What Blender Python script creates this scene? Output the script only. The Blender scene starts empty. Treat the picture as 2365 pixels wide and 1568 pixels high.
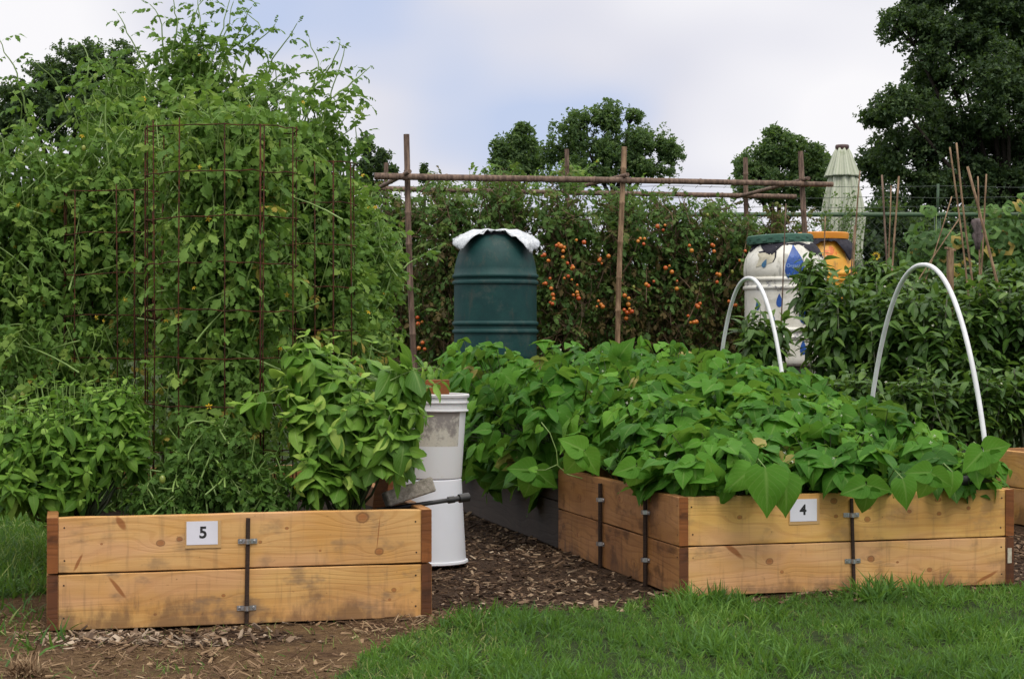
import bpy, math, random
import numpy as np
from mathutils import Vector
rng = np.random.default_rng(7)
random.seed(7)
F = 4200.0; CX = 1182.5; CY = 784.0; CH = 0.98      # pinhole calibration: focal length, centre, camera height
col = bpy.context.scene.collection
R_ = math.radians
def P(px, py, Y): return np.array([(px-CX)/F*Y, Y, CH-(py-CY)/F*Y])
def G(px, py):
    Y = CH*F/(py-CY); return np.array([(px-CX)/F*Y, Y, 0.0])
def nrm(a): return a/np.maximum(np.linalg.norm(a, axis=-1, keepdims=True), 1e-9)

# ------------------------------------------------------------------ nodes
class NT:
    def __init__(s, name):
        s.m = bpy.data.materials.new(name); s.m.use_nodes = True; s.t = s.m.node_tree; s.t.nodes.clear()
        s.out = s.t.nodes.new('ShaderNodeOutputMaterial')
    def n(s, typ, ins=None, **kw):
        nd = s.t.nodes.new(typ)
        for k, v in kw.items(): setattr(nd, k, v)
        for k, v in (ins or {}).items(): s.set(nd.inputs[k], v)
        return nd
    def set(s, sock, v):
        if isinstance(v, bpy.types.NodeSocket): s.t.links.new(v, sock)
        else:
            if isinstance(v, (tuple, list)) and len(v) == 3 and sock.type == 'RGBA': v = (*v, 1)
            sock.default_value = v
    def math(s, op, a, b=0.0, c=None):
        nd = s.n('ShaderNodeMath', operation=op); s.set(nd.inputs[0], a); s.set(nd.inputs[1], b)
        if c is not None: s.set(nd.inputs[2], c)
        return nd.outputs[0]
    def mix(s, f, a, b, mode='MIX'):
        nd = s.n('ShaderNodeMixRGB', blend_type=mode); s.set(nd.inputs[0], f); s.set(nd.inputs[1], a); s.set(nd.inputs[2], b)
        return nd.outputs[0]
    def noise(s, vec, scale, detail=3, rough=.55, dist=0.0):
        return s.n('ShaderNodeTexNoise', {'Vector': vec, 'Scale': scale, 'Detail': detail, 'Roughness': rough, 'Distortion': dist}).outputs[0]
    def ramp(s, f, stops, interp='LINEAR'):
        nd = s.n('ShaderNodeValToRGB', {'Fac': f}); cr = nd.color_ramp; cr.interpolation = interp
        while len(cr.elements) < len(stops): cr.elements.new(.5)
        for e, (p, c) in zip(cr.elements, stops):
            e.position = p; e.color = (*c, 1) if not isinstance(c, float) else (c, c, c, 1)
        return nd.outputs[0]
    def smooth(s, v, a, b):
        nd = s.n('ShaderNodeMapRange', {'Value': v, 'From Min': a, 'From Max': b}, interpolation_type='SMOOTHSTEP'); return nd.outputs[0]
    def vec(s, kind='Object', scale=None):
        o = s.n('ShaderNodeTexCoord').outputs[kind]
        if scale: o = s.n('ShaderNodeMapping', {'Vector': o, 'Scale': scale}).outputs[0]
        return o
    def bump(s, h, strength=.3, dist=.01):
        return s.n('ShaderNodeBump', {'Height': h, 'Strength': strength, 'Distance': dist}).outputs[0]
    def pbr(s, color, rough=.6, normal=None, metal=0.0, spec=.5, **kw):
        nd = s.n('ShaderNodeBsdfPrincipled', {'Base Color': color, 'Roughness': rough, 'Metallic': metal, 'Specular IOR Level': spec})
        if normal is not None: s.set(nd.inputs['Normal'], normal)
        for k, v in kw.items(): s.set(nd.inputs[k], v)
        return nd.outputs[0]
    def end(s, sh): s.t.links.new(sh, s.out.inputs[0]); return s.m

def plain(name, c1, c2, rough=.6, scale=20, bump=.2, metal=0.0, spec=.5, stretch=(1, 1, 1), bd=.004, lo=.35, hi=.65):
    t = NT(name); v = t.vec('Object', stretch); n = t.noise(v, scale, 5, .6)
    c = t.mix(t.smooth(n, lo, hi), c1, c2); n2 = t.noise(v, scale*4, 3)
    return t.end(t.pbr(c, rough, t.bump(n2, bump, bd) if bump else None, metal, spec))

def leaf_mat(name, stops, rough=.42, trans=.3, vein=.35, tcol=(.35, .6, .08), spec=.5, vw=.07):
    t = NT(name)
    r = t.n('ShaderNodeAttribute', attribute_name='rnd').outputs['Fac']
    c = t.ramp(r, stops)
    uv = t.n('ShaderNodeUVMap').outputs[0]; sp = t.n('ShaderNodeSeparateXYZ', {0: uv})
    u = t.math('ABSOLUTE', t.math('SUBTRACT', sp.outputs[0], .5)); v = sp.outputs[1]
    mid = t.math('SUBTRACT', 1.0, t.smooth(u, 0.0, vw))
    side = t.math('SINE', t.math('MULTIPLY', t.math('SUBTRACT', v, t.math('MULTIPLY', u, .9)), 42.0))
    sv = t.smooth(side, .75, 1.0)
    f = t.math('MULTIPLY', t.math('MAXIMUM', mid, t.math('MULTIPLY', sv, .45)), vein)
    blot = t.noise(t.vec('Object'), 14, 3)
    c = t.mix(t.math('MULTIPLY', blot, .35), c, t.mix(.5, c, (.02, .06, .015)))
    c = t.mix(f, c, t.mix(.55, c, (.35, .45, .16)))
    nrmv = t.bump(t.math('SUBTRACT', t.noise(t.vec('Object'), 45, 2), t.math('MULTIPLY', f, 1.2)), .35, .006)
    d = t.pbr(c, rough, nrmv, 0.0, spec)
    if trans <= 0: return t.end(d)
    tr = t.n('ShaderNodeBsdfTranslucent', {'Color': t.mix(.6, c, tcol, 'MULTIPLY')}).outputs[0]
    tr = t.n('ShaderNodeBsdfTranslucent', {'Color': t.mix(.5, c, tcol)}).outputs[0]
    return t.end(t.n('ShaderNodeMixShader', {0: trans, 1: d, 2: tr}).outputs[0])

# ------------------------------------------------------------------ mesh helpers
def wloc(p):
    v = np.zeros(3)
    while p is not None: v = v+np.array(p.location); p = p.parent
    return v
def tag(o, label=None, cat=None, group=None, kind=None):
    if label: o['label'] = label
    if cat: o['category'] = cat
    if group: o['group'] = group
    if kind: o['kind'] = kind
    return o
def empty(name, loc, label=None, cat=None, group=None, rz=0, parent=None):
    o = bpy.data.objects.new(name, None); col.objects.link(o); o.location = [float(a) for a in loc]; o.rotation_euler.z = rz
    o.empty_display_size = .1
    if parent: o.parent = parent
    return tag(o, label, cat, group)
def mesh_obj(name, V, loops, starts, totals, mat, parent, smooth, uv=None, rnd=None, offset=True):
    me = bpy.data.meshes.new(name); V = np.asarray(V, dtype=np.float64)
    if parent is not None and offset: V = V-wloc(parent)
    me.vertices.add(len(V)); me.vertices.foreach_set('co', V.astype(np.float32).ravel())
    me.loops.add(len(loops)); me.loops.foreach_set('vertex_index', np.asarray(loops, dtype=np.int32))
    me.polygons.add(len(starts)); me.polygons.foreach_set('loop_start', np.asarray(starts, dtype=np.int32))
    me.polygons.foreach_set('loop_total', np.asarray(totals, dtype=np.int32))
    me.polygons.foreach_set('use_smooth', np.full(len(starts), bool(smooth)))
    if uv is not None:
        l = me.uv_layers.new(name='UVMap'); l.data.foreach_set('uv', np.asarray(uv, dtype=np.float32).ravel())
    if rnd is not None:
        a = me.attributes.new('rnd', 'FLOAT', 'FACE'); a.data.foreach_set('value', np.asarray(rnd, dtype=np.float32))
    me.update(calc_edges=True); me.validate()
    if mat: me.materials.append(mat)
    o = bpy.data.objects.new(name, me); col.objects.link(o)
    if parent is not None: o.parent = parent
    return o
class MB:
    def __init__(s): s.v = []; s.f = []; s.n = 0
    def add(s, V, Fs):
        V = np.asarray(V, float); s.v.append(V); s.f += [[i+s.n for i in f] for f in Fs]; s.n += len(V); return s
    def box(s, lo, hi, R=None, T=(0, 0, 0), bev=0.0):
        lo = np.array(lo, float); hi = np.array(hi, float)
        if bev:
            b = bev; V = []; Fs = []
            c = (lo+hi)/2; h = (hi-lo)/2
            idx = {}
            for sx in (-1, 1):
                for sy in (-1, 1):
                    for sz in (-1, 1):
                        for ax in range(3):
                            p = np.array([sx, sy, sz])*(h-b); p[ax] = (sx, sy, sz)[ax]*h[ax]
                            idx[(sx, sy, sz, ax)] = len(V); V.append(c+p)
            g = lambda *a: idx[a]
            for s_ in (-1, 1):
                Fs.append([g(s_, -1, -1, 0), g(s_, 1, -1, 0), g(s_, 1, 1, 0), g(s_, -1, 1, 0)][::s_])
                Fs.append([g(-1, s_, -1, 1), g(1, s_, -1, 1), g(1, s_, 1, 1), g(-1, s_, 1, 1)][::-s_])
                Fs.append([g(-1, -1, s_, 2), g(1, -1, s_, 2), g(1, 1, s_, 2), g(-1, 1, s_, 2)][::s_])
            for a in (-1, 1):
                for b2 in (-1, 1):
                    Fs.append([g(a, b2, -1, 0), g(a, b2, 1, 0), g(a, b2, 1, 1), g(a, b2, -1, 1)][::-a*b2])
                    Fs.append([g(a, -1, b2, 0), g(a, 1, b2, 0), g(a, 1, b2, 2), g(a, -1, b2, 2)][::a*b2])
                    Fs.append([g(-1, a, b2, 1), g(1, a, b2, 1), g(1, a, b2, 2), g(-1, a, b2, 2)][::-a*b2])
            for sx in (-1, 1):
                for sy in (-1, 1):
                    for sz in (-1, 1): Fs.append([g(sx, sy, sz, 0), g(sx, sy, sz, 1), g(sx, sy, sz, 2)][::sx*sy*sz])
            V = np.array(V)
        else:
            V = np.array([[x, y, z] for x in (lo[0], hi[0]) for y in (lo[1], hi[1]) for z in (lo[2], hi[2])])
            Fs = [[0, 1, 3, 2], [4, 6, 7, 5], [0, 4, 5, 1], [2, 3, 7, 6], [0, 2, 6, 4], [1, 5, 7, 3]]
        if R is not None: V = V@np.asarray(R).T
        return s.add(V+np.array(T), Fs)
    def tube(s, pts, rad, n=6, cap=True):
        pts = np.asarray(pts, float); k = len(pts)
        rad = np.full(k, rad) if np.isscalar(rad) else np.asarray(rad, float)
        if k > 1:
            T = np.gradient(pts, axis=0)
        T = nrm(T); up = np.array([0, 0, 1.]) if abs(T[0][2]) < .9 else np.array([1., 0, 0])
        A = nrm(np.cross(T, up)); 
        for i in range(1, k):
            a = A[i-1]-T[i]*np.dot(A[i-1], T[i]); A[i] = a/max(np.linalg.norm(a), 1e-9)
        B = np.cross(T, A); th = np.arange(n)*2*math.pi/n
        V = pts[:, None]+rad[:, None, None]*(np.cos(th)[None, :, None]*A[:, None]+np.sin(th)[None, :, None]*B[:, None])
        Fs = [[i*n+j, i*n+(j+1) % n, (i+1)*n+(j+1) % n, (i+1)*n+j] for i in range(k-1) for j in range(n)]
        if cap: Fs += [list(range(n))[::-1], [(k-1)*n+j for j in range(n)]]
        return s.add(V.reshape(-1, 3), Fs)
    def lathe(s, prof, n=32, T=(0, 0, 0), cap0=True, cap1=True, fr=None):
        prof = np.array(prof, float); th = np.arange(n)*2*math.pi/n; k = len(prof)
        rr = np.ones(n) if fr is None else fr(th)
        V = np.stack([prof[:, :1]*np.cos(th)*rr, prof[:, :1]*np.sin(th)*rr, np.repeat(prof[:, 1:2], n, 1)], -1).reshape(-1, 3)+np.array(T)
        Fs = [[i*n+j, i*n+(j+1) % n, (i+1)*n+(j+1) % n, (i+1)*n+j] for i in range(k-1) for j in range(n)]
        if cap0: Fs.append(list(range(n))[::-1])
        if cap1: Fs.append([(k-1)*n+j for j in range(n)])
        return s.add(V, Fs)
    def build(s, name, mat, parent=None, smooth=False, offset=True):
        tot = [len(f) for f in s.f]; st = np.concatenate([[0], np.cumsum(tot)[:-1]])
        return mesh_obj(name, np.concatenate(s.v), [i for f in s.f for i in f], st, tot, mat, parent, smooth, offset=offset)
def auto_smooth(o, ang=40):
    me = o.data; me.polygons.foreach_set('use_smooth', np.ones(len(me.polygons), dtype=bool)); me.set_sharp_from_angle(angle=R_(ang)); return o

# leaf templates: (verts, quads, uv per vertex)
def leaflet(rows, wfun, hw, droop=.2, fold=.15, wave=.0, cup=0.0, seed=0, cols=2, twist=0.0, base=0.0):
    r = np.random.default_rng(seed); V = []; U = []; Fs = []
    us = np.linspace(-1, 1, 2*(cols//2)+1)
    ph = r.uniform(0, 6.3, 2)
    for i in range(rows+1):
        t = i/rows; w = wfun(min(max(t, .012), .995))*hw
        for u in us:
            x = u*w; z = -droop*t*t+fold*abs(u)*w-cup*(u*w)**2+wave*math.sin(9*t+ph[0]+(2.5 if u > 0 else 0))*abs(u)
            x += twist*t*t
            V.append((x, base*u*u*(1-t)+t, z)); U.append((u*.5+.5, t))
    m = len(us)
    for i in range(rows):
        for j in range(m-1): Fs.append([i*m+j, i*m+j+1, (i+1)*m+j+1, (i+1)*m+j])
    return np.array(V), np.array(Fs), np.array(U)
def join_t(parts):
    V = []; Fs = []; U = []; n = 0
    for v, f, u in parts: V.append(v); Fs.append(f+n); U.append(u); n += len(v)
    return np.concatenate(V), np.concatenate(Fs), np.concatenate(U)
def xf(t, ang=0, s=1, pos=(0, 0, 0), pitch=0, roll=0):
    v, f, u = t; v = v*s
    cr, sr = math.cos(roll), math.sin(roll); v = v@np.array([[cr, 0, sr], [0, 1, 0], [-sr, 0, cr]]).T
    cp, sp = math.cos(pitch), math.sin(pitch); v = v@np.array([[1, 0, 0], [0, cp, -sp], [0, sp, cp]]).T
    ca, sa = math.cos(ang), math.sin(ang); v = v@np.array([[ca, -sa, 0], [sa, ca, 0], [0, 0, 1]]).T
    return v+np.array(pos), f, u
def powf(a, b):
    m = (a/(a+b)); k = m**a*(1-m)**b
    return lambda t: t**a*(1-t)**b/k
bean_w = lambda t: powf(.40, 1.15)(t)
BEANLET = [leaflet(10, bean_w, .46, d, f, w, seed=i, cols=4, twist=tw, base=-.10) for i, (d, f, w, tw) in enumerate([(.25, .12, .03, 0), (.4, -.12, .04, .06), (.12, .25, .035, -.05), (.55, .05, .05, .03)])]
def trifol(i):
    r = np.random.default_rng(i)
    a = BEANLET[r.integers(4)]; b = BEANLET[r.integers(4)]; c = BEANLET[r.integers(4)]
    return join_t([xf(a, 0, 1.0, (0, .18, 0), r.uniform(-.5, .1)), xf(b, R_(78+r.uniform(-12, 12)), .92, (-.02, .02, 0), r.uniform(-.55, .1), r.uniform(-.3, .3)),
                   xf(c, -R_(78+r.uniform(-12, 12)), .92, (.02, .02, 0), r.uniform(-.55, .1), r.uniform(-.3, .3))])
TRIFOL = [trifol(i) for i in range(7)]
BASILN = [leaflet(7, powf(.6, .95), .27, d, f, .02, cup=c, seed=i+9, cols=4, twist=tw) for i, (d, f, c, tw) in enumerate([(.4, .1, 1.4, .05), (.7, .25, 1.0, -.08), (.2, .2, 2.0, .1), (.9, 0, 1.2, 0)])]
BASIL = [leaflet(8, powf(.58, .88), .31, d, f, .03, cup=c, seed=i, cols=4, twist=tw) for i, (d, f, c, tw) in enumerate([(.45, 0, 1.6, .05), (.7, .15, 1.0, -.08), (.25, .1, 2.4, .1), (.95, -.05, 1.2, 0), (.6, -.15, 2.6, -.12)])]
def serr(t): return powf(.55, .75)(t)*(1+.32*math.sin(t*19+1))
TOMLET = [leaflet(7, serr, .30, d, f, .03, seed=i, twist=tw) for i, (d, f, tw) in enumerate([(.3, .2, .08), (.55, -.2, -.08), (.15, .35, 0)])]
def tomleaf(i):
    r = np.random.default_rng(50+i); parts = []
    n = 8; t = np.linspace(0, .72, n); z = -.45*t*t
    V = []; 
    for k in range(n): V += [(-.012, t[k], z[k]), (.012, t[k], z[k]+.004)]
    parts.append((np.array(V), np.array([[2*k, 2*k+1, 2*k+3, 2*k+2] for k in range(n-1)]), np.full((2*n, 2), .5)))
    parts.append(xf(TOMLET[r.integers(3)], r.uniform(-.2, .2), .36, (0, .7, -.22), r.uniform(-.9, -.3)))
    for tt, s in ((.25, .26), (.42, .31), (.6, .3)):
        for sg in (1, -1):
            if r.random() < .12: continue
            parts.append(xf(TOMLET[r.integers(3)], sg*R_(r.uniform(50, 80)), s*r.uniform(.75, 1.15), (0, tt+r.uniform(-.04, .04), -.45*tt*tt), r.uniform(-.9, .1), r.uniform(-.6, .6)))
    return join_t(parts)
TOMLEAF = [tomleaf(i) for i in range(6)]
LANCE = [leaflet(5, powf(.6, .8), .22, d, f, .02, seed=i) for i, (d, f) in enumerate([(.3, .25), (.6, .15), (.15, .35), (.9, .2)])]
def squash(i):
    r = np.random.default_rng(90+i); n = 16; th = np.linspace(-math.pi, math.pi, n, endpoint=False)
    V = [(0, 0, 0)]; U = [(.5, .5)]
    for ring, rr in ((1, .5), (2, 1)):
        for a in th:
            q = rr*.5*(1+.12*math.cos(5*a)); q *= (1-.5*math.exp(-((abs(a)-math.pi)/.3)**2))
            V.append((q*math.sin(a), .4+q*math.cos(a), .05*math.sin(3*a+i)*rr-.12*rr*rr)); U.append((.5+.5*rr*math.sin(a), .5+.5*rr*math.cos(a)))
    V[0] = (0, .25, .02)
    Fs = [[0, 1+j, 1+(j+1) % n, 1+(j+1) % n] for j in range(n)]+[[1+j, n+1+j, n+1+(j+1) % n, 1+(j+1) % n] for j in range(n)]
    return np.array(V), Fs, np.array(U)
def quadt(fold=.2, n=3, seed=0, spread=.8):
    r = np.random.default_rng(seed); ps = []
    for k in range(n):
        V = np.array([(0, 0, 0), (.32, .45, fold*.3), (0, 1, -.1), (-.32, .45, fold*.3)]); U = np.array([(.5, 0), (1, .5), (.5, 1), (0, .5)])
        ps.append(xf((V, np.array([[0, 1, 2, 3]]), U), r.uniform(-3, 3), r.uniform(.7, 1.1), r.uniform(-.5, .5, 3)*spread, r.uniform(-.9, .9), r.uniform(-.9, .9)))
    return join_t(ps)
TREELEAF = [quadt(seed=i, n=4) for i in range(6)]
SMALLLEAF = [quadt(seed=20+i, n=3, spread=.5) for i in range(4)]

def inst(name, temps, pos, d, nn, size, mat, parent=None, rnd=None, smooth=True, rr=rng):
    """one mesh holding a leaf template at each position, pointing along d with normal nn"""
    pos = np.asarray(pos, float); k = len(pos); d = nrm(np.asarray(d, float)); nn = np.asarray(nn, float)
    size = np.broadcast_to(np.asarray(size, float), (k,)); X = nrm(np.cross(d, nn)); Z = np.cross(X, d)
    if rnd is None: rnd = rr.random(k)
    which = rr.integers(len(temps), size=k); VV = []; LL = []; UU = []; RR = []; off = 0
    for w, (v, f, u) in enumerate(temps):
        ix = np.nonzero(which == w)[0]
        if not len(ix): continue
        f = np.asarray(f)
        Vw = pos[ix][:, None]+size[ix][:, None, None]*(v[None, :, 0:1]*X[ix][:, None]+v[None, :, 1:2]*d[ix][:, None]+v[None, :, 2:3]*Z[ix][:, None])
        VV.append(Vw.reshape(-1, 3)); fl = f.ravel()
        LL.append((fl[None]+(np.arange(len(ix))*len(v))[:, None]+off).ravel()); UU.append(np.tile(u[fl], (len(ix), 1)))
        RR.append(np.repeat(rnd[ix], len(f))); off += len(ix)*len(v)
    L = np.concatenate(LL); nf = len(L)//4
    return mesh_obj(name, np.concatenate(VV), L, np.arange(nf)*4, np.full(nf, 4), mat, parent, smooth, np.concatenate(UU), np.concatenate(RR))
TB = lambda t: [(v, np.array(f), u) for v, f, u in t]

def rdir(k, r=rng): return nrm(r.normal(size=(k, 3)))

# ------------------------------------------------------------------ world, camera, sun
sc = bpy.context.scene
cam = bpy.data.objects.new('camera', bpy.data.cameras.new('camera')); col.objects.link(cam)
cam.location = (0, 0, CH); cam.rotation_euler = (R_(90), 0, 0); cam.data.sensor_width = 36; cam.data.lens = 36*F/2365; cam.data.clip_end = 2000; cam.data.clip_start = .05
sc.camera = cam
SUN_EL, SUN_AZ = 55, 160      # azimuth: clockwise from +Y (north)
w = bpy.data.worlds.new('World'); sc.world = w; w.use_nodes = True; nt = w.node_tree; nt.nodes.clear()
def wn(t, **k):
    n = nt.nodes.new(t)
    for a, b in k.items(): setattr(n, a, b)
    return n
L = nt.links.new
out = wn('ShaderNodeOutputWorld'); sky = wn('ShaderNodeTexSky', sky_type='NISHITA', sun_disc=False)
sky.sun_elevation = R_(SUN_EL); sky.sun_rotation = R_(SUN_AZ)
bg1 = wn('ShaderNodeBackground'); bg1.inputs[1].default_value = .12; L(sky.outputs[0], bg1.inputs[0])
tc = wn('ShaderNodeTexCoord'); sep = wn('ShaderNodeSeparateXYZ'); L(tc.outputs['Generated'], sep.inputs[0])
def wm(op, a, b):
    n = wn('ShaderNodeMath', operation=op)
    for i, q in enumerate((a, b)):
        if isinstance(q, (int, float)): n.inputs[i].default_value = q
        else: L(q, n.inputs[i])
    return n.outputs[0]
zz = wm('MAXIMUM', sep.outputs[2], 0.0); den = wm('ADD', zz, .5)
cb = wn('ShaderNodeCombineXYZ'); L(wm('DIVIDE', sep.outputs[0], den), cb.inputs[0]); L(wm('DIVIDE', sep.outputs[1], den), cb.inputs[1]); cb.inputs[2].default_value = 2.2
no = wn('ShaderNodeTexNoise'); no.inputs['Scale'].default_value = 2.3; no.inputs['Detail'].default_value = 3; no.inputs['Roughness'].default_value = .4; L(cb.outputs[0], no.inputs['Vector'])
cr = wn('ShaderNodeValToRGB'); L(no.outputs[0], cr.inputs[0]); e = cr.color_ramp.elements
e[0].position = .39; e[0].color = (.56, .64, .86, 1); e[1].position = .61; e[1].color = (.96, .95, .975, 1)
q = cr.color_ramp.elements.new(.48); q.color = (.755, .76, .845, 1)
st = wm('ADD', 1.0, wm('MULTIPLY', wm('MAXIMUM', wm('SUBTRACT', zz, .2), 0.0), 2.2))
hi = wn('ShaderNodeMapRange'); L(zz, hi.inputs[0]); hi.inputs[1].default_value = .2; hi.inputs[2].default_value = .55
wm_ = wn('ShaderNodeMixRGB'); L(hi.outputs[0], wm_.inputs[0]); L(cr.outputs[0], wm_.inputs[1]); wm_.inputs[2].default_value = (.80, .775, .74, 1)
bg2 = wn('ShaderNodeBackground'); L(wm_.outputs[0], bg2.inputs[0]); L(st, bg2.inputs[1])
cover = wn('ShaderNodeMapRange'); L(no.outputs[0], cover.inputs[0]); cover.inputs[1].default_value = .25; cover.inputs[2].default_value = .5; cover.inputs[3].default_value = .75; cover.inputs[4].default_value = 1.0
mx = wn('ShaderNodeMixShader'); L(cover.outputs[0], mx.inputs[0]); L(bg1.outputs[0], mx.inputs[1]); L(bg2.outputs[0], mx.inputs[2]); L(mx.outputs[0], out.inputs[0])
sun = bpy.data.objects.new('sun', bpy.data.lights.new('sun', 'SUN')); col.objects.link(sun); sun.data.energy = 1.5; sun.data.angle = R_(20); sun.data.color = (1, .94, .85)
a, el = R_(SUN_AZ), R_(SUN_EL); sd = Vector((math.sin(a)*math.cos(el), math.cos(a)*math.cos(el), math.sin(el)))
sun.rotation_euler = sd.to_track_quat('Z', 'Y').to_euler()
sc.view_settings.view_transform = 'Standard'; sc.view_settings.look = 'None'; sc.view_settings.exposure = 0.0; sc.view_settings.gamma = 1
sc.cycles.max_bounces = 6; sc.cycles.diffuse_bounces = 3; sc.cycles.transmission_bounces = 4; sc.cycles.transparent_max_bounces = 4

# ------------------------------------------------------------------ materials
def wood(name, knots=(), streaks=(), light=(.62, .37, .145), dark=(.40, .185, .055), dirt=0.0, stain=.35, seed=0.0, grey=0.0, tint=1.0):
    t = NT(name); c0 = t.vec('Object'); sp = t.n('ShaderNodeSeparateXYZ', {0: c0}); x, y, z = sp.outputs
    off = t.n('ShaderNodeVectorMath', {0: c0, 1: (seed*3.7, seed*1.3, seed*2.1)}, operation='ADD').outputs[0]
    sv = lambda s: t.n('ShaderNodeVectorMath', {0: off, 1: s}, operation='MULTIPLY').outputs[0]
    ring = t.math('ADD', t.math('MULTIPLY', z, 210.0), t.math('MULTIPLY', t.noise(sv((1.1, 3, 4.5)), 1.0, 2), 62.0))
    kmask = None; kd = None
    for (kx, kz, kr) in knots:
        kr = kr*.82
        dx = t.math('SUBTRACT', x, kx); dz = t.math('SUBTRACT', z, kz)
        e2 = t.math('ADD', t.math('MULTIPLY', dx, t.math('DIVIDE', dx, (kr*1.25)**2)), t.math('MULTIPLY', dz, t.math('DIVIDE', dz, kr**2)))
        wide = t.math('ADD', t.math('MULTIPLY', dx, t.math('DIVIDE', dx, (kr*6)**2)), t.math('MULTIPLY', dz, t.math('DIVIDE', dz, (kr*2.6)**2)))
        g = t.math('EXPONENT', t.math('MULTIPLY', wide, -1.0))
        ring = t.math('ADD', ring, t.math('MULTIPLY', g, kr*900))
        e2 = t.math('ADD', e2, t.math('MULTIPLY', t.math('SUBTRACT', t.noise(sv((70, 10, 70)), 1.0, 2), .5), .9)); m = t.math('SUBTRACT', 1.0, t.smooth(e2, .2, 1.35)); kmask = m if kmask is None else t.math('MAXIMUM', kmask, m)
        d = t.math('MULTIPLY', t.smooth(e2, .45, .9), t.math('SUBTRACT', 1.0, t.smooth(e2, .9, 1.7))); kd = d if kd is None else t.math('MAXIMUM', kd, d)
    rg = t.smooth(t.math('SINE', ring), .2, 1.0)
    fine = t.noise(sv((6, 6, 260)), 1.0, 3)
    big = t.noise(sv((2.2, 2, 5)), 1.0, 3)
    c = t.mix(t.smooth(big, .38, .62), light, tuple(.5*a+.5*b for a, b in zip(light, dark)))
    c = t.mix(t.math('MULTIPLY', rg, .30), c, dark); c = t.mix(t.math('MULTIPLY', t.smooth(fine, .4, .8), .25), c, dark)
    pink = t.noise(sv((1.5, 1, 7)), 1.3, 2); c = t.mix(t.math('MULTIPLY', t.smooth(pink, .45, .7), .55*tint), c, (.60, .335, .185)); yel = t.noise(sv((2.6, 1, 3)), 1.7, 3); c = t.mix(t.math('MULTIPLY', t.smooth(yel, .5, .72), .4*tint), c, (.58, .29, .06))
    # grey weather stains with shapes of their own
    gs = t.noise(sv((6, 4, 9)), 1.0, 4, .6); c = t.mix(t.math('MULTIPLY', t.smooth(gs, .53, .68), stain), c, (.17, .115, .075) if tint > .5 else tuple(.45*a for a in dark))
    gv = t.noise(sv((34, 10, 3.2)), 1.0, 3, .6); c = t.mix(t.math('MULTIPLY', t.smooth(gv, .52, .74), stain*.75), c, (.22, .13, .07) if tint > .5 else tuple(.7*a for a in dark))
    spk = t.noise(sv((60, 60, 60)), 1.0, 2); c = t.mix(t.math('MULTIPLY', t.smooth(spk, .68, .76), .5), c, (.14, .07, .03))
    for (sx, sz, ln, an, wd) in streaks:
        ca, sa = math.cos(an), math.sin(an); dx = t.math('SUBTRACT', x, sx); dz = t.math('SUBTRACT', z, sz)
        al = t.math('ADD', t.math('MULTIPLY', dx, ca), t.math('MULTIPLY', dz, sa)); ac = t.math('SUBTRACT', t.math('MULTIPLY', dz, ca), t.math('MULTIPLY', dx, sa))
        ac = t.math('ADD', ac, t.math('MULTIPLY', t.math('SUBTRACT', t.noise(sv((9, 9, 9)), 1.5, 2), .5), wd*1.5))
        e2 = t.math('ADD', t.math('MULTIPLY', al, t.math('DIVIDE', al, ln**2)), t.math('MULTIPLY', ac, t.math('DIVIDE', ac, wd**2)))
        c = t.mix(t.math('MULTIPLY', t.math('SUBTRACT', 1.0, t.smooth(e2, .3, 1.2)), .8), c, (.24, .075, .018))
    if kmask is not None:
        c = t.mix(t.math('MULTIPLY', kmask, .74), c, t.mix(t.noise(sv((40, 10, 40)), 1.0, 2), (.34, .11, .025), (.20, .06, .02)))
        c = t.mix(t.math('MULTIPLY', kd, .6), c, (.09, .03, .012))
    if dirt > 0:
        dn = t.noise(sv((11, 8, 5)), 1.0, 5, .65); edge = t.math('ADD', t.math('MULTIPLY', t.math('SUBTRACT', dn, .5), .42), t.math('SUBTRACT', .030*dirt, z))
        c = t.mix(t.math('MULTIPLY', t.smooth(edge, -.03, .07), .66), c, (.13, .07, .040))
    if grey > 0: c = t.mix(grey, c, t.mix(fine, (.060, .046, .036), (.024, .018, .014)))
    h = t.math('ADD', t.math('MULTIPLY', fine, .5), t.math('MULTIPLY', rg, -.3))
    return t.end(t.pbr(c, .62, t.bump(h, .35, .003), 0, .3))

M = {}
M['endwood'] = wood('end grain', light=(.25, .085, .022), dark=(.08, .028, .010), stain=.7, seed=3, tint=0)
M['endwood_dark'] = wood('dark end grain', light=(.12, .042, .016), dark=(.04, .017, .008), stain=.8, seed=5, tint=0)
M['oldwood'] = wood('weathered wood', light=(.075, .048, .032), dark=(.03, .019, .012), grey=.55, stain=.6, seed=6, tint=0)
M['plainwood'] = wood('pine', light=(.5, .26, .10), dark=(.3, .14, .05), seed=9, dirt=.6)
M['rust'] = plain('rusty wire', (.085, .026, .012), (.03, .014, .009), .85, 60, .4, 0, .2)
M['rod'] = plain('dark steel rod', (.055, .03, .02), (.025, .016, .012), .6, 50, .5, .3, .4, (1, 1, 8))
M['zinc'] = plain('galvanised strap', (.55, .55, .56), (.35, .35, .36), .32, 90, .1, .9)
M['soil'] = plain('potting soil', (.035, .022, .014), (.012, .008, .006), .95, 22, 1.0, 0, .2, bd=.02)
M['bamboo'] = plain('weathered bamboo', (.20, .135, .10), (.08, .052, .04), .7, 9, .5, 0, .25, (6, 6, 1))
M['bamboo_lt'] = plain('pale bamboo', (.30, .20, .12), (.14, .085, .05), .65, 9, .5, 0, .25, (6, 6, 1))
M['pvc'] = plain('white pvc', (.72, .73, .76), (.60, .61, .63), .35, 8, .0)
M['paver'] = plain('concrete', (.33, .30, .26), (.20, .18, .15), .9, 60, .8, 0, .2)
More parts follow.
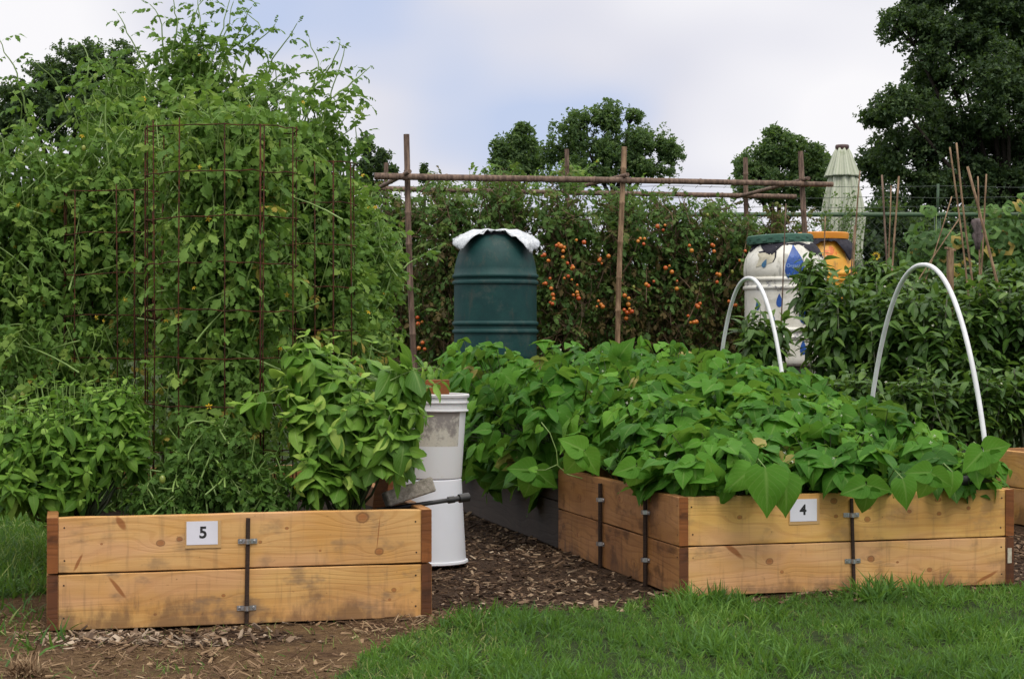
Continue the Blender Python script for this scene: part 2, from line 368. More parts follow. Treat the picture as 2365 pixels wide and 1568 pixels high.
M['block'] = plain('cinder block', (.25, .24, .23), (.15, .145, .14), .95, 40, .8, 0, .2)
M['blackpipe'] = plain('black poly pipe', (.012, .012, .014), (.02, .019, .019), .45, 10, .1)
M['paper'] = plain('white paper', (.66, .66, .74), (.60, .60, .68), .7, 5, .05)
M['tape'] = plain('clear sleeve', (.54, .34, .15), (.50, .31, .14), .25, 6, .02)
M['ink'] = plain('black ink', (.012, .012, .014), (.016, .016, .018), .7, 5, 0)
M['label_tag'] = plain('plastic tag', (.5, .46, .36), (.36, .33, .26), .5, 40, .1)
M['green_metal'] = plain('green coated steel', (.035, .085, .040), (.06, .10, .055), .5, 20, .2, 0, .4)
M['wire'] = plain('fence wire', (.055, .075, .06), (.035, .05, .04), .6, 30, .0, .3)
M['cloth_black'] = plain('black cloth', (.018, .018, .026), (.035, .034, .045), .85, 30, .4, 0, .2)
M['rope'] = plain('grey rag', (.16, .13, .13), (.08, .065, .065), .95, 30, .6, 0, .1)
M['stem'] = plain('green stem', (.19, .29, .075), (.13, .21, .05), .5, 25, .1)
M['stem_dark'] = plain('dark stem', (.06, .10, .035), (.05, .05, .025), .6, 25, .1)
M['stem_brown'] = plain('dry stem', (.16, .10, .055), (.07, .045, .028), .8, 25, .2)
M['bark'] = plain('bark', (.04, .032, .026), (.018, .015, .012), .95, 12, .8, 0, .2, (4, 4, 1), bd=.03)
M['petal_y'] = plain('yellow petal', (.75, .55, .04), (.6, .42, .03), .5, 20, .1)
M['petal_w'] = plain('white petal', (.75, .76, .62), (.6, .64, .5), .5, 20, .1)
def fruit(name, a, b, rough=.22):
    t = NT(name); r = t.n('ShaderNodeObjectInfo').outputs['Random']; n = t.noise(t.vec('Object'), 22, 2)
    return t.end(t.pbr(t.mix(t.math('ADD', t.math('MULTIPLY', r, .7), t.math('MULTIPLY', n, .3)), a, b), rough, None, 0, .5))
M['tomato'] = fruit('ripe tomato skin', (.40, .035, .010), (.55, .24, .03))
M['tomato_g'] = fruit('green tomato skin', (.13, .21, .04), (.26, .26, .05))
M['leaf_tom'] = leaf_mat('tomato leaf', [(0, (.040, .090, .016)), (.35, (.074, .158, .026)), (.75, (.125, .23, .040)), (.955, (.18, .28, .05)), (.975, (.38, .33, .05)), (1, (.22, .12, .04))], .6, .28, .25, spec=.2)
M['leaf_tomrow'] = leaf_mat('ageing tomato leaf', [(0, (.034, .080, .018)), (.35, (.080, .150, .030)), (.52, (.12, .13, .035)), (.62, (.115, .075, .026)), (.85, (.075, .045, .018)), (1, (.035, .022, .012))], .7, .2, .2, spec=.25)
M['leaf_basil'] = leaf_mat('basil leaf', [(0, (.030, .092, .010)), (.5, (.082, .190, .018)), (.85, (.155, .295, .032)), (.97, (.24, .39, .07)), (1, (.38, .45, .10))], .5, .3, .35, spec=.22)
M['leaf_basil2'] = leaf_mat('lettuce leaf basil leaf', [(0, (.038, .115, .014)), (.5, (.115, .25, .028)), (.85, (.22, .39, .055)), (1, (.38, .50, .10))], .48, .3, .55, spec=.25)
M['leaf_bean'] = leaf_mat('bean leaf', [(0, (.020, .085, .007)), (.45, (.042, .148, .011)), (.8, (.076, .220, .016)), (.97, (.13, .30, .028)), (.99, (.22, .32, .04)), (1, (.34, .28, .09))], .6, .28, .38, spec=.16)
M['leaf_pep'] = leaf_mat('pepper leaf', [(0, (.014, .042, .007)), (.5, (.030, .080, .011)), (.9, (.065, .14, .018)), (1, (.12, .2, .035))], .45, .2, .25, spec=.3)
M['leaf_squash'] = leaf_mat('squash leaf', [(0, (.025, .07, .015)), (.6, (.055, .13, .024)), (.9, (.11, .21, .04)), (.95, (.30, .26, .05)), (1, (.28, .15, .04))], .6, .2, .3, spec=.3)
M['leaf_oak'] = leaf_mat('dark tree leaf', [(0, (.018, .036, .016)), (.6, (.036, .068, .026)), (1, (.078, .120, .042))], .6, .2, 0, spec=.3)
M['leaf_tree'] = leaf_mat('tree leaf', [(0, (.034, .070, .026)), (.6, (.068, .120, .042)), (1, (.13, .19, .07))], .6, .3, 0, spec=.3)
M['blade'] = leaf_mat('grass blade', [(0, (.022, .070, .009)), (.45, (.052, .145, .015)), (.85, (.11, .235, .028)), (.95, (.18, .30, .06)), (1, (.32, .28, .12))], .5, .3, .2, spec=.3)

# ------------------------------------------------------------------ ground
def yedge(X): return np.interp(X, [-1.2, -.75, -.60, -.50, -.42, -.30, .187, .68, 2.0, 3.6, 8], [2.0, 3.4, 4.7, 5.35, 5.78, 6.25, 6.62, 6.83, 7.13, 7.6, 8.6])
def sfield(X, Y, s=1.0, k=0):
    return (np.sin(X*3.1*s+1.3+k)+np.sin(Y*2.7*s+.4+X*1.9*s+k*2)+np.sin((X-Y)*5.3*s+2+k)*.6+np.sin(X*11*s+Y*7*s+k)*.35)/2.95
def lawn_mask(X, Y):
    d = (yedge(X)-Y)+.07*sfield(X, Y, 3.0)+.05*sfield(X, Y, 7.0, 2)
    front = np.clip(d/.10+.5, 0, 1)
    # weedy strip left of the beds, bare beside the bed
    dl = (-1.86-X)+.34*sfield(X, Y, 1.9, 1)+.15*sfield(X, Y, 6.0, 2)
    left = np.clip(dl/.2+.5, 0, 1)*np.clip((Y-6.0+.25*sfield(X, Y, 1.6, 3))/.4, 0, 1)
    far = np.clip((Y-13.2)/.6, 0, 1)
    pt = np.clip(1-(((X+1.05+.0)/.16)**2+((Y-5.42)/.09)**2), 0, 1)*.5
    return np.maximum(np.maximum(front, left), np.maximum(far, pt))
def gheight(X, Y):
    near = np.exp(-((X/9)**2+((Y-7)/9)**2))
    return near*(.010*sfield(X, Y, 1.2)+.006*sfield(X, Y, 4.0, 5))-.006
def build_ground():
    xs = np.concatenate([[-600, -250, -120, -60, -30, -15, -9], np.arange(-6, 6.001, .06), [9, 15, 30, 60, 120, 250, 600]])
    ys = np.concatenate([[-80, -20, -5, 0, 2], np.arange(3.0, 15.001, .06), [18, 24, 34, 50, 80, 150, 300, 900]])
    X, Y = np.meshgrid(xs, ys); Z = gheight(X, Y); V = np.stack([X, Y, Z], -1).reshape(-1, 3); nx = len(xs); ny = len(ys)
    i, j = np.meshgrid(np.arange(nx-1), np.arange(ny-1)); b = (j*nx+i).ravel()
    Fq = np.stack([b, b+1, b+nx+1, b+nx], -1); nf = len(Fq)
    t = NT('garden ground'); v = t.vec('Object')
    att = t.n('ShaderNodeAttribute', attribute_name='lawn').outputs['Fac']; mul = t.n('ShaderNodeAttribute', attribute_name='mulch').outputs['Fac']
    n1 = t.noise(v, 3, 4); n2 = t.noise(v, 35, 5, .7); n3 = t.noise(v, 130, 3, .7)
    dry = t.mix(t.smooth(n2, .35, .7), (.12, .070, .036), (.235, .150, .075)); dry = t.mix(t.math('MULTIPLY', t.smooth(n1, .5, .68), .7), dry, (.075, .036, .024))
    dry = t.mix(t.math('MULTIPLY', t.smooth(n3, .55, .7), .5), dry, (.25, .17, .095))
    mu = t.mix(t.smooth(n2, .35, .65), (.035, .020, .013), (.105, .062, .037)); mu = t.mix(t.math('MULTIPLY', t.smooth(n3, .58, .7), .6), mu, (.22, .145, .09))
    gr = t.mix(t.smooth(n2, .4, .65), (.028, .050, .014), (.055, .085, .024)); gr = t.mix(t.math('MULTIPLY', t.smooth(n3, .55, .7), .5), gr, (.12, .095, .045))
    c = t.mix(mul, dry, mu); c = t.mix(t.smooth(t.math('ADD', att, t.math('MULTIPLY', t.math('SUBTRACT', n2, .5), .8)), .3, .7), c, gr)
    mat = t.end(t.pbr(c, .95, t.bump(t.math('ADD', n2, t.math('MULTIPLY', n3, .5)), 1.0, .04), 0, .15))
    o = mesh_obj('ground', V, Fq.ravel(), np.arange(nf)*4, np.full(nf, 4), mat, None, True); tag(o, kind='structure')
    lm = lawn_mask(V[:, 0], V[:, 1]); a = o.data.attributes.new('lawn', 'FLOAT', 'POINT'); a.data.foreach_set('value', lm.astype(np.float32))
    mm = mulch_mask(V[:, 0], V[:, 1]); a = o.data.attributes.new('mulch', 'FLOAT', 'POINT'); a.data.foreach_set('value', mm.astype(np.float32))
def mulch_mask(X, Y):
    path = np.clip((Y-6.25+.12*sfield(X, Y, 2))/.35, 0, 1)*np.clip((X+1.7)/.3, 0, 1)
    patch = np.clip(1.6*(1-(((X+1.12)/.55)**2+((Y-6.02)/.2)**2)), 0, 1)
    return np.maximum(path, patch)
build_ground()

def scatter_pts(n, x0, x1, y0, y1, keep):
    X = rng.uniform(x0, x1, n); Y = rng.uniform(y0, y1, n); k = rng.random(n) < keep(X, Y); X = X[k]; Y = Y[k]
    return np.stack([X, Y, gheight(X, Y)], -1)
BED5 = dict(A=np.array([-1.565, 6.116]), th=R_(14), W=1.320, L=2.4, H=.38)
BED4 = dict(A=np.array([.636, 6.93]), th=R_(15), W=1.427, L=1.62, H=.38)
OLD = dict(A=BED4['A']+1.64*np.array([-math.sin(R_(15)), math.cos(R_(15))])+.01, th=R_(15), W=1.43, L=2.35, H=.44)
BED3 = dict(A=np.array([2.962, 8.598]), th=R_(15), W=1.30, L=1.42, H=.385)
def inbed(X, Y, m=.0):
    r = np.zeros(X.shape, bool)
    for b in (BED5, BED4, OLD, BED3):
        c, s = math.cos(b['th']), math.sin(b['th']); dx = X-b['A'][0]; dy = Y-b['A'][1]
        u = dx*c+dy*s; v = -dx*s+dy*c; r |= (u > -m) & (u < b['W']+m) & (v > -m) & (v < b['L']+m)
    return r
# grass blades
def blade(rows=3, bend=.5, seed=0):
    V = []; U = []; Fs = []
    for i in range(rows+1):
        t = i/rows; w = .055*(1-t**1.6)+.004; V += [(-w, t*(1-.25*bend*t), -bend*t*t), (w, t*(1-.25*bend*t), -bend*t*t)]; U += [(.35, t), (.8, t)]
    for i in range(rows): Fs.append([2*i, 2*i+1, 2*i+3, 2*i+2])
    return np.array(V), np.array(Fs), np.array(U)
BL = [blade(3, b, 0) for b in (.15, .4, .7, 1.0)]
def grass(name, pts, h, lean=.45, rnd=None, label=None):
    k = len(pts); d = nrm(np.stack([rng.normal(0, lean, k), rng.normal(0, lean, k), np.ones(k)], -1))
    ph = rng.uniform(0, 6.28, k); nn = np.stack([np.cos(ph), np.sin(ph), np.full(k, .1)], -1)
    o = inst(name, BL, pts, d, nn, h, M['blade'], None, rnd); tag(o, label, 'grass', kind='stuff'); return o
g1 = scatter_pts(330000, -1.5, 3.4, 3.6, 7.6, lambda X, Y: (lawn_mask(X, Y)*(yedge(X)+.14 > Y))*(~inbed(X, Y, .0))*np.clip(.62+.5*sfield(X, Y, 2.2, 4), .3, 1))
# tufts: pull blades together into clumps
tc_ = rng.uniform([-1.5, 3.6], [3.4, 7.6], (5200, 2)); cell = {}
for i_, (x_, y_) in enumerate(tc_): cell.setdefault((int(x_*10), int(y_*10)), []).append(i_)
idx = np.array([random.choice(cell.get((int(x_*10), int(y_*10)), [-1])) for x_, y_ in g1[:, :2]])
ok = idx >= 0; g1[ok, :2] += (tc_[idx[ok]]-g1[ok, :2])*rng.uniform(0, .75, (ok.sum(), 1))
g1 = g1[~inbed(g1[:, 0], g1[:, 1], .004)]
hh = .84*(.026+.036*np.clip(sfield(g1[:, 0], g1[:, 1], 2.6, 7)+.25+.35*sfield(g1[:, 0], g1[:, 1], 8, 4), 0, 1.3))*rng.uniform(.4, 1.6, len(g1))
nearbox = (g1[:, 0] > .6) & (yedge(g1[:, 0])-g1[:, 1] < .16); hh[nearbox] *= 1.35
rr_ = np.clip(rng.random(len(g1))*.8+.30*sfield(g1[:, 0], g1[:, 1], 1.8, 9)+.15*sfield(g1[:, 0], g1[:, 1], 9, 1)+.08, 0, 1)
th_ = rng.random(len(g1)) < .035+.05*np.clip(sfield(g1[:, 0], g1[:, 1], 3.3, 2), 0, 1); rr_ = np.where(th_, .99, rr_*.93); hh = np.where(th_, hh*.7, hh)
grass('grass', g1, hh, .5, rr_, 'bright green mown lawn in front of the wooden beds')
g2 = scatter_pts(150000, -4.2, -1.45, 5.4, 10.5, lambda X, Y: (lawn_mask(X, Y)*np.clip(.45+.6*sfield(X, Y, 3, 3), .06, 1)+.03)*(~inbed(X, Y, .01)))
grass('grass', g2, .06*rng.uniform(.4, 1.6, len(g2)), .6, np.where(rng.random(len(g2)) < .12, .97, rng.random(len(g2))*.6), 'patchy longer grass at the left of the bed numbered 5')
g3 = scatter_pts(9000, -2.6, 0, 4.8, 6.5, lambda X, Y: (.10+lawn_mask(X, Y))*(~inbed(X, Y, .02)))
g3r = np.where(rng.random(len(g3)) < .6, .985, rng.random(len(g3))*.7)
grass('grass', g3, .028*rng.uniform(.5, 1.4, len(g3)), .7, g3r, 'thin stray blades on the bare brown ground')
# wood chips and straw
def slab(l=1, w=.25, h=.1, seed=0):
    r = np.random.default_rng(seed); V = np.array([[x, y, z] for x in (-w/2, w/2) for y in (0, l) for z in (-h/2, h/2)])+r.uniform(-.05, .05, (8, 3))*np.array([1, 1.5, .4])
    return V, np.array([[0, 1, 3, 2], [4, 6, 7, 5], [0, 4, 5, 1], [2, 3, 7, 6], [0, 2, 6, 4], [1, 5, 7, 3]]), np.full((8, 2), .3)
CH_ = [slab(1, random.uniform(.14, .4), random.uniform(.05, .14), i) for i in range(6)]
def chipmat(name, stops):
    t = NT(name); r = t.n('ShaderNodeAttribute', attribute_name='rnd').outputs['Fac']; return t.end(t.pbr(t.ramp(r, stops), .85, None, 0, .2))
M['chips'] = chipmat('bark mulch', [(0, (.022, .013, .009)), (.45, (.070, .042, .026)), (.78, (.17, .108, .066)), (.95, (.30, .22, .145)), (1, (.42, .33, .24))])
M['chips_lt'] = chipmat('pale wood chips', [(0, (.06, .038, .026)), (.5, (.20, .14, .095)), (1, (.40, .32, .24))])
M['straw'] = chipmat('straw', [(0, (.07, .04, .024)), (.5, (.17, .105, .06)), (.9, (.28, .19, .11)), (1, (.38, .29, .18))])
def litter(name, pts, size, mat, label, cat, flat=.25):
    k = len(pts); ph = rng.uniform(0, 6.28, k); d = nrm(np.stack([np.cos(ph), np.sin(ph), rng.normal(0, flat, k)], -1))
    nn = nrm(np.stack([rng.normal(0, flat, k), rng.normal(0, flat, k), np.ones(k)], -1)); pts = pts+np.array([0, 0, .004])
    tag(inst(name, CH_, pts, d, nn, size, mat, None, None, False), label, cat, kind='stuff')
p = scatter_pts(38000, -1.75, 2.6, 5.75, 10.4, lambda X, Y: np.maximum(mulch_mask(X, Y), 0)*(~inbed(X, Y, .005))*(yedge(X) < Y+.12)*np.clip(.6+.6*sfield(X, Y, 1.7, 6), .15, 1))
litter('bark_mulch', p, rng.uniform(.008, .034, len(p))*np.where(rng.random(len(p)) < .06, 1.8, 1), M['chips'], 'dark brown bark mulch on the path between the two beds', 'mulch')
p = scatter_pts(5200, -1.7, -.35, 5.6, 6.4, lambda X, Y: np.maximum(np.exp(-(((X+1.22)/.22)**2+((Y-5.98)/.10)**2)), .12*mulch_mask(X, Y))*(~inbed(X, Y, .004)))
litter('wood_chips', p, rng.uniform(.012, .045, len(p)), M['chips_lt'], 'pale dry wood chips heaped below the bed numbered 5', 'wood chips', .35)
p = scatter_pts(26000, -3.2, .4, 4.2, 6.6, lambda X, Y: (1-lawn_mask(X, Y))*(~inbed(X, Y, .004))*np.clip(.45+.6*sfield(X, Y, 2.2, 8), .1, 1))
STR = [slab(1, .05, .03, i) for i in range(3)]; CHb = CH_; CH_ = STR+STR+CH_[:1]
litter('dry_thatch', p, rng.uniform(.012, .05, len(p)), M['straw'], 'thin dry straw and thatch on bare ground in front', 'straw', .3); CH_ = CHb
# dry tuft bottom left
pt = G(58, 1560); k = 170; ppts = np.stack([rng.normal(pt[0], .022, k), rng.normal(pt[1], .02, k), np.zeros(k)], -1)
o = inst('dry_grass_tuft', BL, ppts, nrm(np.stack([rng.normal(0, .45, k), rng.normal(0, .45, k), np.ones(k)], -1)), rdir(k), rng.uniform(.03, .075, k), M['straw'], None, .5+.5*rng.random(k))
tag(o, 'straw coloured dry grass tuft at the bottom left corner', 'grass tuft')

# ------------------------------------------------------------------ raised beds
def rot2(th): c, s = math.cos(th), math.sin(th); return np.array([[c, -s, 0], [s, c, 0], [0, 0, 1]])
def board(parent, lx, ly, rz, L_, z0, h, mat, th=.038, name='board', sag=0.0):
    b = .0028; n = max(6, int(L_/.05)); xs = np.linspace(0, L_, n+1); ph = rng.uniform(0, 6.28, 4)
    prof = np.array([(0, b), (b*.3, b*.3), (b, 0), (th-b, 0), (th, b), (th, h-b), (th-b, h), (b, h), (b*.3, h-b*.3), (0, h-b)]); V = []
    for x in xs:
        dz = .0009*math.sin(x*6+ph[0])+.0005*math.sin(x*23+ph[1]); dy = .0008*math.sin(x*4+ph[2])+.0004*math.sin(x*17+ph[3]); e = 1 if (0 < x < L_) else .985
        for (y, z) in prof: V.append((x, th/2+(y-th/2)*e+dy, h/2+(z-h/2)*e+(dz if z > h/2 else dz*.5)+random.gauss(0, .00022)))
    m = len(prof); Fs = [[i*m+k, (i+1)*m+k, (i+1)*m+(k+1) % m, i*m+(k+1) % m][::-1] for i in range(n) for k in range(m)]+[list(range(m))[::-1], [n*m+k for k in range(m)]]
    mb = MB(); mb.add(V, Fs); o = mb.build(name, mat, None); o.parent = parent; o.location = (lx, ly, z0); o.rotation_euler = (0, 0, rz)
    for x in (.016, L_-.016):
        for zf in (.2, .8):
            sc_ = MB(); sc_.lathe([(.0001, .0005), (.0016, .0004), (.0028, .0009), (.0032, .0005), (.0032, -.002)], 10); v = sc_.v[-1]; sc_.v[-1] = np.stack([v[:, 0], -v[:, 2], v[:, 1]], -1)
            q = sc_.build('screw', M['rod'], None); q.parent = o; q.location = (x+random.uniform(-.003, .003), .0, h*zf+random.uniform(-.006, .006))
    return o
def rod(parent, lx, ly, rz, z0=-.0, z1=.37, clamps=(.10, .29), r=.0075, tilt=0.0):
    mb = MB(); mb.tube([(0, -r-.0005, z0-.02), (tilt/2, -r-.0005, (z0+z1)/2), (tilt, -r-.0005, z1)], r, 8)
    o = auto_smooth(mb.build('steel_rod', M['rod'], None)); o.parent = parent; o.location = (lx, ly, 0); o.rotation_euler = (0, 0, rz)
    for cz in clamps:
        xo = tilt*(cz-z0)/(z1-z0); c = MB(); R0 = r+.003; n = 10; V = []; Fs = []
        prof = [(-.033, 0), (-R0-.004, 0)]+[(-R0*math.cos(a), -R0*.25-(R0+r)*math.sin(a)) for a in np.linspace(0, math.pi, n)]+[(R0+.004, 0), (.033, 0)]
        for (x, y) in prof:
            for dz in (-.0085, .0085): V += [(x+xo, y-.0006, cz+dz), (x+xo, y-.0030, cz+dz)]
        for i in range(len(prof)-1):
            a = 4*i; b = a+4; Fs += [[a+1, b+1, b+3, a+3], [a, a+2, b+2, b], [a, b, b+1, a+1], [a+2, a+3, b+3, b+2]]
        Fs += [[0, 1, 3, 2], [4*(len(prof)-1)+i for i in (0, 2, 3, 1)]]; c.add(V, Fs)
        for sx in (-.024, .024):
            c.lathe([(.0001, .003), (.004, .0028), (.0055, .0008), (.0055, 0)], 10); v = c.v[-1]; c.v[-1] = np.stack([v[:, 0]+xo+sx, -v[:, 2]-.0028, v[:, 1]+cz], -1)
        co = auto_smooth(c.build('pipe_clamp', M['zinc'], None), 50); co.parent = o
    return o
def bed(b, label, mats, soil_h, front_inset=.0, rods=True, group='wooden raised garden beds', end=None, posts=False):
    th = .038; H = b['H']; h = (H-.005)/2; root = empty('raised_bed', (*b['A'], 0), label, 'raised bed', group, b['th'])
    Wd, Ln = b['W'], b['L']
    for k in (0, 1):
        z0 = k*(h+.005); 
        board(root, th+.001, front_inset+.002*k, 0, Wd-2*th-.002, z0, h, mats['front'][k])
        board(root, Wd-th-.001, Ln, math.pi, Wd-2*th-.002, z0, h, mats['other'][k])
        o = board(root, 0, Ln, -math.pi/2, Ln, z0, h, mats['left'][k])     # left side
        o2 = board(root, Wd, 0, math.pi/2, Ln, z0, h, mats['other'][k])
        for xx in (0, Wd-th):      # end grain faces
            e_ = MB().box((xx+.0015, -.0022, z0+.001), (xx+th-.0015, -.0002, z0+h-.001)).build('end_grain', end[k], None); e_.parent = root
    s = MB(); nx, ny = 16, 24; xs = np.linspace(th, Wd-th, nx); ys = np.linspace(th, Ln-th, ny); X, Y = np.meshgrid(xs, ys)
    V = np.stack([X, Y, soil_h+.012*sfield(X, Y, 4)], -1).reshape(-1, 3); s.add(V, [[j*nx+i, j*nx+i+1, (j+1)*nx+i+1, (j+1)*nx+i] for j in range(ny-1) for i in range(nx-1)])
    so = s.build('soil', M['soil'], None, True); so.parent = root
    return root
def kn(L_, x0, x1, lst, yb0, yb1, H_):   # knots measured on the photo -> board coordinates
    out = []
    for (px, py, r) in lst:
        f = (px-x0)/(x1-x0); yb = yb0+(yb1-yb0)*f; s = (x1-x0)/L_; out.append((f*L_, (yb-py)/s, r))
    return out
L5 = BED5['W']-.078; L4 = BED4['W']-.078
m5u = wood('pine front upper', kn(L5, 135, 970, [(362, 1256, .013), (405, 1246, .009), (652, 1217, .006), (830, 1189, .021), (870, 1268, .014), (590, 1250, .006), (230, 1330-70, .004), (730, 1268, .004)], 1328, 1293, 0),
           [(*kn(L5, 135, 970, [(178, 1303, 0)], 1328, 1293, 0)[0][:2], .035, R_(62), .006), (*kn(L5, 135, 970, [(272, 1212, 0)], 1328, 1293, 0)[0][:2], .03, R_(-60), .013), (*kn(L5, 135, 970, [(868, 1225, 0)], 1328, 1293, 0)[0][:2], .065, R_(84), .002)], seed=1, stain=.5)
m5l = wood('pine front lower', kn(L5, 135, 970, [(350, 1415, .005), (905, 1352, .008), (895, 1375, .005), (505, 1370, .006)], 1454, 1416, 0),
           [(*kn(L5, 135, 970, [(265, 1355, 0)], 1454, 1416, 0)[0][:2], .05, R_(-52), .008)], seed=2, dirt=1.7, stain=.75, light=(.60, .36, .13))
m4u = wood('pine bed four upper', kn(L4, 1593, 2320, [(1918, 1167, .013), (1923, 1199, .008), (1999, 1180, .009), (1995, 1205, .012), (2093, 1188, .008), (2163, 1192, .009), (2160, 1162, .012), (2233, 1180, .008), (1706, 1202, .009)], 1262, 1240, 0), seed=4, stain=.4, light=(.66, .40, .12))
m4l = wood('pine bed four lower', kn(L4, 1593, 2320, [(1772, 1304, .014), (1800, 1326, .007), (2003, 1299, .014), (2065, 1306, .005), (2140, 1322, .01)], 1376, 1354, 0), [(*kn(L4, 1593, 2320, [(1690, 1280, 0)], 1376, 1354, 0)[0][:2], .06, R_(-40), .012), (*kn(L4, 1593, 2320, [(2275, 1338, 0)], 1376, 1354, 0)[0][:2], .06, R_(25), .008)], seed=5, dirt=1.1, stain=.55)
mside = wood('pine side weathered', [(.3, .1, .009), (1.1, .06, .01), (.75, .14, .006)], (), (.40, .19, .066), (.18, .07, .024), dirt=1.1, stain=.75, seed=7, tint=.25)
mside2 = wood('pine side weathered upper', [(.35, .08, .009), (.9, .12, .012)], (), (.42, .20, .068), (.2, .08, .026), dirt=0, stain=.6, seed=8, tint=.35)
b5 = bed(BED5, 'long pine raised bed with paper number 5 under the basil plants', dict(front=(m5l, m5u), other=(mside, mside2), left=(mside, mside2)), .30, end=(M['endwood_dark'], M['endwood']))
b4 = bed(BED4, 'pine raised bed with paper number 4 filled with bean plants', dict(front=(m4l, m4u), other=(mside, mside2), left=(mside, mside2)), .30, end=(M['endwood_dark'], M['endwood']))
ob = bed(OLD, 'dark weathered grey raised bed directly behind the bed numbered 4', dict(front=(M['oldwood'],)*2, other=(M['oldwood'],)*2, left=(M['oldwood'],)*2), .36, end=(M['oldwood'],)*2)
b3 = bed(BED3, 'orange pine raised bed cut off by the right edge behind the bed numbered 4', dict(front=(m4l, m4u), other=(mside2, mside2), left=(m5l, m4u)), .34, end=(M['endwood'],)*2)
rod(b5, .038+L5*(558-135)/835, -.001, 0, -.01, .365, (.055, .285), tilt=.006)
rod(b4, .038+L4*(1963-1593)/727, -.001, 0, -.01, .36, (.115, .295), tilt=-.012)
for yy in (.36, .95): rod(b4, -.001, yy, -math.pi/2, -.01, .36, (.10, .29), .009)
# rear part of the left side of bed 4: rods sit in local side frame
# number signs
def sign(parent, lx, lz, w_, h_, digit, dz=0):
    root = MB().box((lx-w_/2-.004, -.0012, lz-h_/2-.012), (lx+w_/2+.012, .0010, lz+h_/2+.002)).build('number_sign', M['tape'], None); root.parent = parent
    p_ = MB().box((lx-w_/2, -.0024, lz-h_/2), (lx+w_/2, -.0013, lz+h_/2)).build('paper', M['paper'], None); p_.parent = root
    cu = bpy.data.curves.new('numeral', 'FONT'); cu.body = digit; cu.size = .055; cu.align_x = 'CENTER'; cu.align_y = 'CENTER'; cu.extrude = .0003; cu.offset = .0016
    cu.materials.append(M['ink']); tmp = bpy.data.objects.new('numeral', cu); t_ = bpy.data.objects.new('numeral', bpy.data.meshes.new_from_object(tmp)); bpy.data.objects.remove(tmp); col.objects.link(t_); t_.parent = root; t_.rotation_euler = (R_(90), 0, 0); t_.location = (lx+dz, -.0028, lz)
    return root
sign(b5, .038+L5*(457-135)/835, .317, .106, .080, '5', .003)
sign(b4, .038+L4*(1849-1593)/727, .318, .112, .086, '4', -.002)
tg = MB().box((BED4['W']-.030, -.0045, .085), (BED4['W']-.012, -.0023, .145)).build('plastic_tag', M['label_tag'], None); tg.parent = b4; tg['label'] = 'small stained white tag on the right end of the boards'

# ------------------------------------------------------------------ stems helper
def quad_curve(S, C, E, t): return ((1-t)**2)[:, None]*S+(2*t*(1-t))[:, None]*C+(t*t)[:, None]*E
def ellip(center, rad, k, lo=.35, hi=1.0, zmin=None):
    d = rdir(k); r = rng.uniform(lo**3, hi**3, k)**(1/3); return center+d*r[:, None]*rad, d
def add_flowers(parent, pts, mat, size, name='flower', n=5):
    mb = MB(); V = [(0, 0, 0)]; Fs = []
    for j in range(n):
        a = j*6.283/n; V += [(.5*math.cos(a-.35), .5*math.sin(a-.35), .1), (math.cos(a), math.sin(a), -.15), (.5*math.cos(a+.35), .5*math.sin(a+.35), .1)]; Fs.append([0, 3*j+1, 3*j+2, 3*j+3])
    mb.add(V, Fs); mb.lathe([(.12, 0), (.15, .3), (.05, .5)], 6)
    base = None
    for p_ in pts:
        if base is None: o = mb.build(name, mat, None); base = o
        else: o = base.copy(); col.objects.link(o)
        o.parent = parent; o.location = Vector(p_-wloc(parent)); s = size*random.uniform(.7, 1.2); o.scale = (s, s, s); o.rotation_euler = (R_(random.uniform(30, 120)), random.uniform(-.6, .6), random.uniform(-.8, .8))
_fr = {}
def add_fruit(parent, pts, mat, size, elong=1.0, name='tomato'):
    for p_ in pts:
        if mat.name not in _fr:
            mb = MB(); th = np.linspace(.02, math.pi-.02, 9); mb.lathe([(math.sin(a), -math.cos(a)) for a in th], 12); _fr[mat.name] = mb.build(name, mat, None, True); o = _fr[mat.name]
        else: o = _fr[mat.name].copy(); col.objects.link(o)
        o.parent = parent; o.location = Vector(p_-wloc(parent)); s = size*random.uniform(.8, 1.2); o.scale = (s, s, s*elong)

